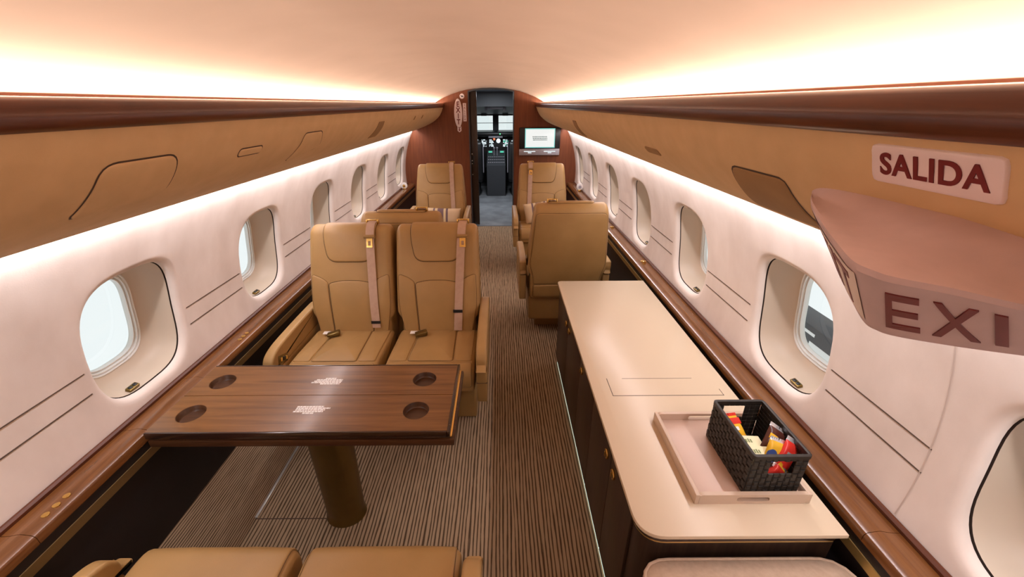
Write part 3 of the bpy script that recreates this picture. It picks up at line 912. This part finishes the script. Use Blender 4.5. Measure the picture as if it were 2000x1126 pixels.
bm = BM(); weave(bm, Vector((-hx,hy-.002,.004)), Vector((0,-1,0)), Vector((0,0,1)), BL_-.004, BH-.012, 14, 10); obj('woven_side', bm, M['basket'], bk, 30)
bm = BM(); weave(bm, Vector((hx,-hy+.002,.004)), Vector((0,1,0)), Vector((0,0,1)), BL_-.004, BH-.012, 14, 10); obj('woven_side', bm, M['basket'], bk, 30)
hole = (BW/9*2.95, BW/9*6.05, (BH-.012)/9*5.95, (BH-.012)/9*7.95)
for sd in (-1, 1):
    bm = BM()
    if sd < 0: weave(bm, Vector((-hx+.002,-hy,.004)), Vector((1,0,0)), Vector((0,0,1)), BW-.004, BH-.012, 9, 9, hole)
    else: weave(bm, Vector((hx-.002,hy,.004)), Vector((-1,0,0)), Vector((0,0,1)), BW-.004, BH-.012, 9, 9, hole)
    obj('handle_end', bm, M['basket'], bk, 30)
bm = BM(); box(bm, (-hx+.001,-hy+.001,0), (hx-.001,hy-.001,.005)); obj('basket_floor', bm, M['basket'], bk)
bm = BM()
q = .004
ro = round_poly([(-hx-q,-hy-q),(hx+q,-hy-q),(hx+q,hy+q),(-hx-q,hy+q)], .014, 4); ri = poly_inset(ro, .010)
loft(bm, [[(p.x,p.y,BH-.013) for p in ro],[(p.x,p.y,BH-.002) for p in ro],[(p.x,p.y,BH) for p in poly_inset(ro,.003)],[(p.x,p.y,BH) for p in poly_inset(ro,.007)],[(p.x,p.y,BH-.002) for p in ri],[(p.x,p.y,BH-.013) for p in ri],[(p.x,p.y,BH-.013) for p in ro]], True, False)
obj('rim', bm, M['basket'], bk)

def packet(name, w, h, d, m1, m2, loc, rot, label, cat, deco=None):
    """puffed wrapper with crimped ends"""
    bm = BM(); n = 16
    for sd in (-1, 1):
        g = []
        for i in range(n+1):
            row = []
            for j in range(n+1):
                u, v = -1+2*i/n, -1+2*j/n
                a = max(0, 1-(abs(u)/.97)**5); b = max(0, 1-(abs(v)/.80)**3)
                hh_ = d*(a*b)**.6 + .0006*math.sin(26*u)*(abs(v) > .8)
                row.append(bm.verts.new((u*w/2*(1-.06*b), -sd*hh_, v*h/2)))
            g.append(row)
        for i in range(n):
            for j in range(n):
                f = bm.faces.new((g[i][j], g[i+1][j], g[i+1][j+1], g[i][j+1]))
                f.material_index = 1 if (abs(-1+2*(j+.5)/n) > .8) else 0
    o = obj(name, bm, [m1, m2], None, 60)
    o.location = loc; o.rotation_euler = rot
    tag(o, label, cat, 'snacks in the basket')
    if deco:
        for (nm, kind, cx, cz, ww, hh_, mt) in deco:
            bm = BM()
            if kind == 'oval':
                loft(bm, [[(cx+math.cos(2*PI*i/24)*ww, y, cz+math.sin(2*PI*i/24)*hh_) for i in range(24)] for y in (-d-.0004, -d+.004)])
            else: box(bm, (cx-ww, -d-.0004, cz-hh_), (cx+ww, -d+.004, cz+hh_), .0005)
            obj(nm, bm, mt, o)
    return o
bx, by, bz = .915, .955, BKZ+.0055
packet('snack_packet', .062, .085, .010, M['yellow'], M['pred'], (bx-.040, by+.050, bz+.094), (-1.05, .1, .25), 'yellow and red snack packet lying at the far left of the basket', 'packet',
       [('red_panel','box',0,.014,.026,.010,M['pred']), ('white_panel','box',-.004,-.010,.012,.006,M['white'])])
packet('snack_packet', .05, .085, .009, M['yellow'], M['silver'], (bx+.014, by-.066, bz+.105), (-.45, .35, -.15), 'orange yellow snack packet with a blue oval in the near end of the basket', 'packet',
       [('oval_logo','oval',-.008,-.012,.015,.020,M['blue'])])
packet('snack_packet', .062, .095, .012, M['brown'], M['silver'], (bx+.040, by-.022, bz+.104), (-.75, .55, -.3), 'dark brown foil snack packet leaning on the right side of the basket', 'packet',
       [('yellow_panel','box',-.012,.006,.012,.008,M['yellow'])])
packet('snack_packet', .055, .10, .010, M['pred'], M['silver'], (bx+.050, by-.072, bz+.100), (-.5, .6, -.1), 'red snack packet with silver ends in the near right corner of the basket', 'packet',
       [('white_panel','box',-.004,.0,.008,.008,M['silver'])])
packet('snack_packet', .05, .08, .010, M['pred'], M['yellow'], (bx+.008, by-.093, bz+.048), (-.05, .9, 0), 'orange red snack packet seen through the basket handle slot', 'packet')
for (yy, zz, rx, lab) in ((by-.016, bz+.088, -.25, 'cream tea carton with green print, rear one of two in the basket'), (by-.060, bz+.090, -.25, 'cream tea carton with green print, front one of two in the basket')):
    r = empty('tea_carton', (bx-.028, yy, zz), 0, lab, 'tea carton', 'tea cartons in the basket'); r.rotation_euler = (rx+.35, .05, -.02)
    bm = BM(); box(bm, (-.036,-.020,-.022), (.036,.020,.012), .0015); obj('carton', bm, M['teacream'], r)
    bm = BM()
    for k, xx in enumerate((-.024,-.017,-.010,-.003,.004)): box(bm, (xx-.0022, -.006, .0121), (xx+.0022, .006+.002*(k % 2), .0126))
    obj('print', bm, M['teagreen'], r)

# ------------------------------------------------------------------ bench at the near right
dv = empty('upholstered_bench', (.79, .2, 0), 0, 'beige fabric bench with piped edge in the near right corner before the cabinet', 'bench')
bw, y0_, y1_ = .285, -.75, .522
def rpoly(ins): return [p for p in poly_inset(resample(round_poly([(-bw,y0_),(bw,y0_),(bw,y1_),(-bw,y1_)], .085, 10), 120), ins)]
bm = BM()
rg = []
for ins, z in ((.012,.40),(.0,.415),(.0,.505),(.004,.518),(.014,.527),(.05,.534)):
    rg.append([(p.x,p.y,z) for p in rpoly(ins)])
for k, z in ((.8,.537),(.55,.539),(.25,.540)):
    rg.append([(p.x*k,(p.y+.114)*k-.114,z) for p in rpoly(.05)])
loft(bm, rg); obj('seat_pad', bm, M['divan'], dv, 50)
bm = BM(); P = rpoly(.004); rg = []
for i in range(len(P)):
    a, b = P[i-1], P[(i+1) % len(P)]; tn = (b-a).normalized(); nn = Vector((tn.y,-tn.x))
    rg.append([(P[i].x+nn.x*math.cos(q)*.005, P[i].y+nn.y*math.cos(q)*.005, .5195+math.sin(q)*.005) for q in [2*PI*k/8 for k in range(8)]])
rg.append(rg[0]); loft(bm, rg, True, False); obj('piping', bm, M['divan'], dv, 60)
bm = BM(); box(bm, (-bw+.02,y0_+.02,0), (bw-.02,y1_-.02,.40), .02); obj('bench_base', bm, M['darkwood'], dv)

# ------------------------------------------------------------------ exit sign and placards on the right valance
es = empty('exit_sign', (.60, .36, 1.47), 0, 'mauve wedge-shaped lit exit box with red letters jutting from right valance', 'exit sign')
el = Vector((.60, .36, 1.47))
NB = 21
def curve(pts): return catmull([Vector((*p, 0)) if len(p) == 2 else Vector(p) for p in pts], 6)
rimA = [(.665,.695,0),(.615,.625,0),(.555,.52,0),(.505,.425,0),(.480,.372,0),(.479,.346,0),(.493,.337,-.003),(.535,.327,-.009),(.586,.312,-.018),(.64,.297,-.026),(.70,.28,-.034)]
botA = [(.765,.70,0),(.715,.655,0),(.650,.565,0),(.598,.475,0),(.575,.430,0),(.574,.412,0),(.584,.398,0),(.625,.378,0),(.680,.358,0),(.735,.340,0),(.79,.322,0)]
backA = [(.668,.70,0),(.668,.66,0),(.668,.60,0),(.668,.53,0),(.668,.49,0),(.668,.47,0),(.668,.45,0),(.670,.42,0),(.672,.38,0),(.674,.33,0),(.676,.29,0)]
rim_ = curve(rimA); bot_ = curve(botA); bk_ = curve(backA)
n = len(rim_)
def blend(A, B, k, z, dzk):
    return [Vector((a.x*(1-k)+b.x*k, a.y*(1-k)+b.y*k, z+r.z*dzk))-el for a, b, r in zip(A, B, rim_)]
rows = [blend(bk_, rim_, 0, 1.545, .1), blend(bk_, rim_, .38, 1.526, .3), blend(bk_, rim_, .44, 1.522, .4), blend(bk_, rim_, .70, 1.519, .8), blend(bk_, rim_, .93, 1.521, 1),
        blend(bk_, rim_, .985, 1.519, 1), blend(rim_, bot_, .03, 1.513, 1)]
for k in (.2, .45, .7, .94): rows.append(blend(rim_, bot_, k, 1.516-.096*k, 1-k))
rows.append(blend(rim_, bot_, 1, 1.419, 0)); rows.append([v+Vector((.012,.012,-.003)) for v in rows[-1]])
rows.append([Vector((.83-el.x, v.y, v.z)) for v in rows[-1]])
bm = BM(); loft(bm, rows, False, False); obj('housing', bm, M['signbody'], es, 40)
def on_face(u, v, h=0):
    """u runs along the rim curve index, v from bottom 0 to rim 1"""
    i = max(0, min(n-2, int(u))); t = u-i
    a = rim_[i].lerp(rim_[i+1], t); b = bot_[i].lerp(bot_[i+1], t)
    A = Vector((a.x, a.y, 1.516+a.z)); B_ = Vector((b.x, b.y, 1.420))
    return B_.lerp(A, v)-el
def face_text(name, body, ua, ub, parent, w0, w1):
    """letters laid on the sloping face by mapping the flat text onto it"""
    cu = bpy.data.curves.new(name, 'FONT'); cu.body = body; cu.size = 1; cu.offset = .010; cu.extrude = .02
    tt = bpy.data.objects.new('tmp', cu); COL.objects.link(tt); bpy.context.view_layer.update()
    me = bpy.data.meshes.new_from_object(tt); bpy.data.objects.remove(tt); bpy.data.curves.remove(cu)
    xs = [v.co.x for v in me.vertices]; ys_ = [v.co.y for v in me.vertices]
    bm = BM(); bm.from_mesh(me); bpy.data.meshes.remove(me)
    bmesh.ops.triangulate(bm, faces=bm.faces)
    bmesh.ops.subdivide_edges(bm, edges=[e for e in bm.edges if e.calc_length() > .15], cuts=2)
    x0, x1, y0, y1 = min(xs), max(xs), min(ys_), max(ys_)
    for v in bm.verts:
        u = ua+(ub-ua)*(v.co.x-x0)/(x1-x0); w = w0+(w1-w0)*(v.co.y-y0)/(y1-y0)
        p = on_face(u, w)
        nrm = (on_face(u+.05, w)-on_face(u-.05, w)).cross(on_face(u, w+.05)-on_face(u, w-.05)).normalized()
        v.co = p + nrm*(.0016 if v.co.z > 0 else -.001)
    return obj(name, bm, M['red'], parent, smooth=False)
for ch, ua, ub in (('E',34.0,39.1),('X',40.3,44.7),('I',45.85,46.95),('T',48.6,52.2)): face_text('exit_letter', ch, ua, ub, es, .17, .80)
face_text('exit_lettering', 'EXIT', 3.0, 22.0, es, .18, .82)
bm = BM(); rows = []
for v in (.10, .92): rows.append([on_face(u, v)+Vector((-.0009,.0,-.0005)) for u in [1.5+.5*k for k in range(48)]])
loft(bm, rows, False, False); obj('light_panel', bm, plain('sign_lit_face', (.74,.60,.52), .5), es)

sp = empty('exit_placard', (.62, .477, 1.59), 0, 'white rounded placard reading SALIDA in red above the exit box', 'sign')
bm = BM()
def S_(y, z, h): return VR(y, sz(z), h)
poly = round_poly([(y, sz(z)) for y, z in ((.400,1.566),(.556,1.566),(.556,1.612),(.400,1.612))], .008)
pad(bm, poly, VR, .004, .002, .001, 0, 60); bmesh.ops.translate(bm, vec=-Vector((.62,.477,1.59)), verts=bm.verts)
obj('plate', bm, M['signplate'], sp)
pC = S_(.477, 1.589, .0046); up = (S_(.477,1.606,.0046)-S_(.477,1.572,.0046))
text('lettering', 'SALIDA', .0385, M['red'], sp, Matrix.Translation(-Vector((.62,.477,1.59))) @ frame(pC, (0,-1,0), up), .0009, .0006, .96, spc=1.08)

# bulkhead signs
def sgn(name, x, z, label, cat='sign'):
    return empty(name, (x, YF-.001, z), 0, label, cat)
FY = frame((0,-.0065,0), (1,0,0), (0,0,1))
o = sgn('oval_exit_sign', -.42, 1.55, 'tall oval white sign with red vertical EXIT letters on bulkhead left of door')
bm = BM(); loft(bm, [[(math.cos(2*PI*i/40)*a, y, math.sin(2*PI*i/40)*b) for i in range(40)] for y, a, b in ((0,.054,.178),(-.004,.054,.178),(-.006,.051,.174))]); obj('plate', bm, M['signplate'], o)
for k, ch in enumerate('EXIT'): text('letter', ch, .088, M['red'], o, frame((0,-.0065,.108-.072*k), (1,0,0), (0,0,1)), .0022, .0006, .85)
o = sgn('vertical_salida_sign', -.333, 1.562, 'slim white vertical strip sign with small letters beside the oval exit sign')
bm = BM(); box(bm, (-.022,-.004,-.112), (.022,0,.112), .003); obj('plate', bm, M['signplate'], o)
for k, ch in enumerate('SALIDA'): text('letter', ch, .036, M['red'], o, frame((0,-.0045,.088-.035*k), (1,0,0), (0,0,1)), .0006, .0006, .8)
o = sgn('arrow_sign', -.413, 1.352, 'small white square sign with red down arrow below the oval exit sign')
bm = BM(); box(bm, (-.027,-.004,-.022), (.027,0,.034), .003); loft(bm, [[(-.024,y,-.022),(.024,y,-.022),(0,y,-.040)] for y in (0,-.004)]); obj('plate', bm, M['signplate'], o)
bm = BM(); box(bm, (-.005,-.0052,-.005), (.005,-.004,.026)); box(bm, (-.018,-.0052,.018), (.018,-.004,.026)); loft(bm, [[(-.015,y,-.004),(.015,y,-.004),(0,y,-.026)] for y in (-.004,-.0052)]); obj('arrow', bm, M['red'], o)
o = sgn('round_sign', -.362, 1.757, 'small round white sign with dark symbol at top of bulkhead')
bm = BM(); cyl(bm, (0,-.002,0), .031, .004, 28, 'Y'); obj('plate', bm, M['signplate'], o)
bm = BM()
tt = BM(); box(tt, (-.022,-.0052,-.004), (.022,-.004,.004)); add(bm, tt, Matrix.Rotation(.5, 4, 'Y'))
tt = BM(); box(tt, (-.014,-.0054,-.006), (.014,-.004,.002)); add(bm, tt, Matrix.Rotation(-.5, 4, 'Y'))
obj('symbol', bm, M['black'], o)

# monitor
mo = empty('wall_monitor', (.677, YF-.001, 1.20), 0, 'black wall monitor with glowing white screen above the right bulkhead seat', 'monitor')
bm = BM(); box(bm, (-.277,-.035,-.10), (.277,0,.168), .004); obj('bezel', bm, M['black'], mo)
bm = BM(); box(bm, (-.202,-.037,-.090), (.206,-.0345,.158), .001); sc_ = obj('screen', bm, M['screen_teal'], mo)
bm = BM(); box(bm, (-.191,-.0385,-.079), (.195,-.0366,.147), .001); obj('picture', bm, M['screen'], sc_)
bm = BM()
for q, zz in enumerate((.052,.032,.012)):
    xx = -.10+.004*q
    while xx < .10:
        l_ = random.uniform(.012,.03); box(bm, (xx,-.0392,zz-.0042), (min(.10,xx+l_),-.0384,zz+.0042)); xx += l_+.004
obj('caption', bm, plain('caption_teal', (.02,.16,.16), .5), sc_)
bm = BM(); box(bm, (-.280,-.045,-.186), (.272,0,-.104), .004); pn = obj('control_bar', bm, M['grey'], mo)
bm = BM()
for cx in (-.135, .138):
    for q, (hw_, zz) in enumerate(((.078,-.136),(.024,-.154))):
        xx = cx-hw_
        while xx < cx+hw_:
            l_ = random.uniform(.008,.02); box(bm, (xx,-.0458,zz-.005), (min(cx+hw_,xx+l_),-.0449,zz+.005)); xx += l_+.003
obj('lettering', bm, M['disp_white'], pn)

# ------------------------------------------------------------------ entry and cockpit beyond the doorway
EC = .045
bm = BM()
def slabw(x0, y0, z0, x1, y1, z1): box(bm, (x0,y0,z0), (x1,y1,z1))
slabw(-.62,YF+.10,0,-.56,6.62,1.95); slabw(-.62,7.55,0,-.56,7.9,1.95); slabw(-.62,6.62,1.55,-.56,7.55,1.95)
structure(obj('wall_entry_left', bm, M['midgrey']))
bm = BM(); slabw(.62,YF+.06,0,.68,7.9,1.95); structure(obj('wall_entry_right', bm, M['midgrey']))
bm = BM(); slabw(-1.2,YF+.05,1.86,1.3,9.4,1.92); structure(obj('ceiling_entry', bm, M['midgrey']))
bm = BM(); slabw(-.95,YF+.045,-.05,.95,9.3,-.003); structure(obj('floor_entry', bm, M['vestfloor']))
bm = BM(); slabw(-1.2,7.9,0,-.32,7.95,1.9); slabw(.43,7.9,0,1.3,7.95,1.9); slabw(-.32,7.9,1.62,.43,7.95,1.9); slabw(-1.2,YF+.052,0,-.60,YF+.098,1.88); slabw(.68,YF+.052,0,1.3,YF+.098,1.88)
structure(obj('wall_cockpit', bm, M['darkgrey']))
bm = BM(); slabw(-1.06,7.95,0,-1.0,9.3,1.9); slabw(1.1,7.95,0,1.16,9.3,1.9); slabw(-1.06,9.24,0,1.16,9.3,1.16)
slabw(-1.06,9.24,1.44,1.16,9.3,1.9)
structure(obj('wall_nose', bm, M['darkgrey']))
wn += 1
bm = BM()
for x0, x1 in ((-1.0,-.62),(-.60,-.015),(.105,.69),(.71,1.1)): slabw(x0,9.262,1.165,x1,9.268,1.435)
w = structure(obj('window_%d' % wn, bm, M['glass']))
bm = BM()
slabw(-.015,9.22,1.16,.105,9.30,1.44); slabw(-.625,9.22,1.16,-.595,9.30,1.44); slabw(.685,9.22,1.16,.715,9.30,1.44); slabw(-1.0,9.235,1.295,1.1,9.255,1.305)
obj('windscreen_post', bm, M['darkgrey'], w)

ip = empty('instrument_panel', (EC, 8.75, 0), 0, 'cockpit instrument panel with glowing white and green displays seen through doorway', 'instrument panel')
il = Vector((EC, 8.75, 0))
def imk(name, bm, mat, parent=None):
    bmesh.ops.translate(bm, vec=-il, verts=bm.verts); return obj(name, bm, mat, parent or ip)
bm = BM(); box(bm, (-.9,8.75,.45), (1.0,8.95,1.08), .02); pan = imk('panel', bm, M['black'])
bm = BM(); box(bm, (-.92,8.58,1.075), (1.02,9.2,1.16), .03, 3); imk('glareshield', bm, M['black'])
bm = BM(); box(bm, (EC-.14,8.57,1.05), (EC+.14,8.60,1.085), .006); imk('guidance_panel', bm, M['grey'])
bm = BM(); cyl(bm, (EC+.09,8.572,1.125), .009, .012, 12, 'Y'); imk('green_lamp', bm, plain('green_lamp', (0,.1,0), .3, emit=(.1,1,.25), estr=3))
for dx, ww in ((-.40,.10),(-.235,.09),(-.085,.085),(.20,.10),(.36,.085),(.50,.09)):
    x = EC+dx
    bm = BM(); box(bm, (x-ww*.6,8.735,.86), (x+ww*.6,8.752,1.03), .004); dd = imk('display', bm, M['darkgrey'])
    bm = BM()
    mi = 1 if dx > .1 else 0
    for r_ in range(6):
        zz = .875+.024*r_; xx = x-ww*.5
        while xx < x+ww*.5:
            l_ = random.uniform(.008,.03)
            if random.random() < .72: box(bm, (xx,8.7325,zz), (min(x+ww*.5,xx+l_),8.7355,zz+.017), 0, 2, 0 if random.random() < .75 else mi)
            xx += l_+.006
    imk('readout', bm, [M['disp_white'], M['disp_green']], dd)
bm = BM(); cyl(bm, (EC+.055,8.742,.985), .042, .014, 24, 'Y'); imk('round_gauge', bm, M['disp_white'])
bm = BM(); cyl(bm, (EC-.03,8.742,1.018), .024, .014, 20, 'Y'); imk('round_gauge', bm, M['disp_red'])
pe = empty('centre_pedestal', (EC+.01, 8.45, 0), 0, 'grey centre console with throttle levers between the cockpit seats', 'console')
il = Vector((EC+.01, 8.45, 0))
bm = BM(); loft(bm, [[(x,8.74,.42),(x,8.74,.80),(x,8.60,.76),(x,8.20,.60),(x,8.17,.58),(x,8.17,.0),(x,8.74,.0)] for x in (EC-.17,EC+.19)]); imk('console_body', bm, M['darkgrey'], pe)
for k in range(3):
    bm = BM()
    for j in range(9):
        yy = 8.24+.10*k; zz = .60+(yy-8.2)*.40+.006
        xx = EC-.15+.037*j
        box(bm, (xx,yy,zz), (xx+.026,yy+.05,zz+.012), .002)
    imk('switch_row', bm, M['grey'], pe)
for dx in (-.105, .125):
    bm = BM(); box(bm, (EC+dx-.05,8.585,.765), (EC+dx+.05,8.60,.815)); q = imk('keypad', bm, M['midgrey'], pe)
    bm = BM(); box(bm, (EC+dx-.035,8.583,.775), (EC+dx+.035,8.586,.805)); imk('keypad_screen', bm, M['disp_green'], q)
for dx in (-.03, .03):
    bm = BM(); cyl(bm, (EC+dx,8.50,.80), .008, .14, 10); box(bm, (EC+dx-.018,8.49,.86), (EC+dx+.018,8.51,.89), .005); imk('throttle_lever', bm, M['grey'], pe)
oh = empty('overhead_panel', (EC, 8.6, 1.5), 0, 'dark grey overhead switch panel above the cockpit windscreen', 'panel')
il = Vector((EC, 8.6, 1.5))
bm = BM(); loft(bm, [[(x,8.05,1.66),(x,8.60,1.60),(x,9.0,1.50),(x,9.2,1.47),(x,9.2,1.86),(x,8.05,1.86)] for x in (EC-.55,EC+.55)]); imk('overhead_body', bm, M['midgrey'], oh)
bm = BM(); box(bm, (EC-.16,8.42,1.57), (EC+.16,8.5,1.61), .01); box(bm, (EC-.20,8.46,1.54), (EC-.15,8.52,1.61), .008); box(bm, (EC+.15,8.46,1.54), (EC+.20,8.52,1.61), .008); imk('grab_handle', bm, M['grey'], oh)
for xx in (-.3, .14): imk('sun_visor', box(BM(), (EC+xx,9.10,1.44), (EC+xx+.12,9.16,1.475), .004), M['black'], oh)
bm = BM(); cyl(bm, (EC,8.0,1.78), .016, .02, 12, 'Y'); imk('small_knob', bm, M['black'], oh)
for sd, lab in ((-1, 'dark pilot seat with pale edge on the left of the cockpit'), (1, 'dark pilot seat with pale edge on the right of the cockpit')):
    cx = EC+sd*.46
    ps = empty('pilot_seat', (cx, 8.3, 0), 0, lab, 'pilot seat', 'pilot seats')
    bm = BM(); box(bm, (-.22,-.10,.25), (.22,.35,.42), .04, 3); obj('seat', bm, M['black'], ps)
    bm = BM(); box(bm, (-.22,-.20,.30), (.22,-.08,1.02), .05, 3); obj('backrest', bm, M['black'], ps)
    bm = BM(); tt = [(-sd*.226, -.13, z) for z in (.45,.62,.80,.96)]
    loft(bm, [[(x+math.cos(q)*.009, y+math.sin(q)*.009, z) for q in [2*PI*k/8 for k in range(8)]] for x, y, z in tt]); obj('pale_edge', bm, M['grey'], ps)
    bm = BM(); box(bm, (-.15,-.1,0), (.15,.3,.25), .02); obj('base', bm, M['black'], ps)

# ------------------------------------------------------------------ outside: ground cart by the right window, hangar
gc = empty('ground_cart', (3.35, 3.45, -1.8), 0, 'dark grey equipment cart outside, seen through a right window', 'cart')
bm = BM(); box(bm, (-.15,-1.6,.25), (.15,1.6,1.45), .03); bo = obj('cart_body', bm, M['darkgrey'], gc)
bm = BM(); box(bm, (-.153,-.26,1.20), (-.149,.04,1.30)); box(bm, (-.153,-.36,1.22), (-.149,-.29,1.30)); box(bm, (-.153,.0,1.36), (-.149,.2,1.39)); obj('white_plate', bm, M['white'], bo)
bm = BM(); cyl(bm, (-.15,.24,1.27), .06, .012, 20, 'X'); obj('round_badge', bm, plain('badge_mauve', (.4,.3,.42), .5), bo)
bm = BM(); box(bm, (-.154,-1.6,.88), (-.149,1.6,.90)); obj('pale_line', bm, M['steel'], bo)
for yy in (-1.2, 1.2):
    for xx in (-.1, .1):
        bm = BM(); cyl(bm, (xx,yy,.2), .2, .08, 24, 'X', bev=.02); obj('wheel', bm, M['black'], gc)

# ------------------------------------------------------------------ light
def area(name, loc, rot, sx, sy, col, power, spread=PI):
    l = bpy.data.lights.new(name, 'AREA'); l.shape = 'RECTANGLE'; l.size = sx; l.size_y = sy
    l.color = col; l.energy = power; l.spread = spread
    o = bpy.data.objects.new(name, l); COL.objects.link(o); o.location = loc; o.rotation_euler = rot
    return o
LEN = YF-YA-.1; YM = (YF+YA)/2
for sd in (-1, 1):
    # cove strip tucked behind the wood lip, washing the ceiling
    area('cove_light', (sd*.70, YM, 1.658), (0, PI + sd*(-1.1), 0), .03, LEN, (1,.76,.60), 24)
    # wall-wash strip under the valance edge
    area('wall_wash', (sd*1.012, YM, 1.361), (0, -sd*.45, 0), .014, LEN, (1,.92,.95), 21)

area('entry_fill_light', (EC, 7.1, 1.84), (0,0,0), .25, .25, (.88,.94,1), 13)  # added fill to brighten the entry floor, not a real fitting
area('cockpit_fill_light', (EC, 8.0, 1.70), (.6,0,0), .1, .1, (.85,.93,1), 1.2)  # weak invented lamp lifting the dark cockpit interior
W = bpy.data.worlds.new('hangar_daylight'); S.world = W; W.use_nodes = True
nt = W.node_tree; bg = nt.nodes['Background']
bg.inputs['Color'].default_value = (.91,.95,.955,1); bg.inputs['Strength'].default_value = .70

S.view_settings.view_transform = 'Standard'; S.view_settings.look = 'None'
S.view_settings.gamma = 1; S.view_settings.use_curve_mapping = False
S.view_settings.exposure = .60
S.cycles.use_denoising = True
S.cycles.max_bounces = 10; S.cycles.diffuse_bounces = 6; S.cycles.transparent_max_bounces = 12
S.cycles.sample_clamp_indirect = 6
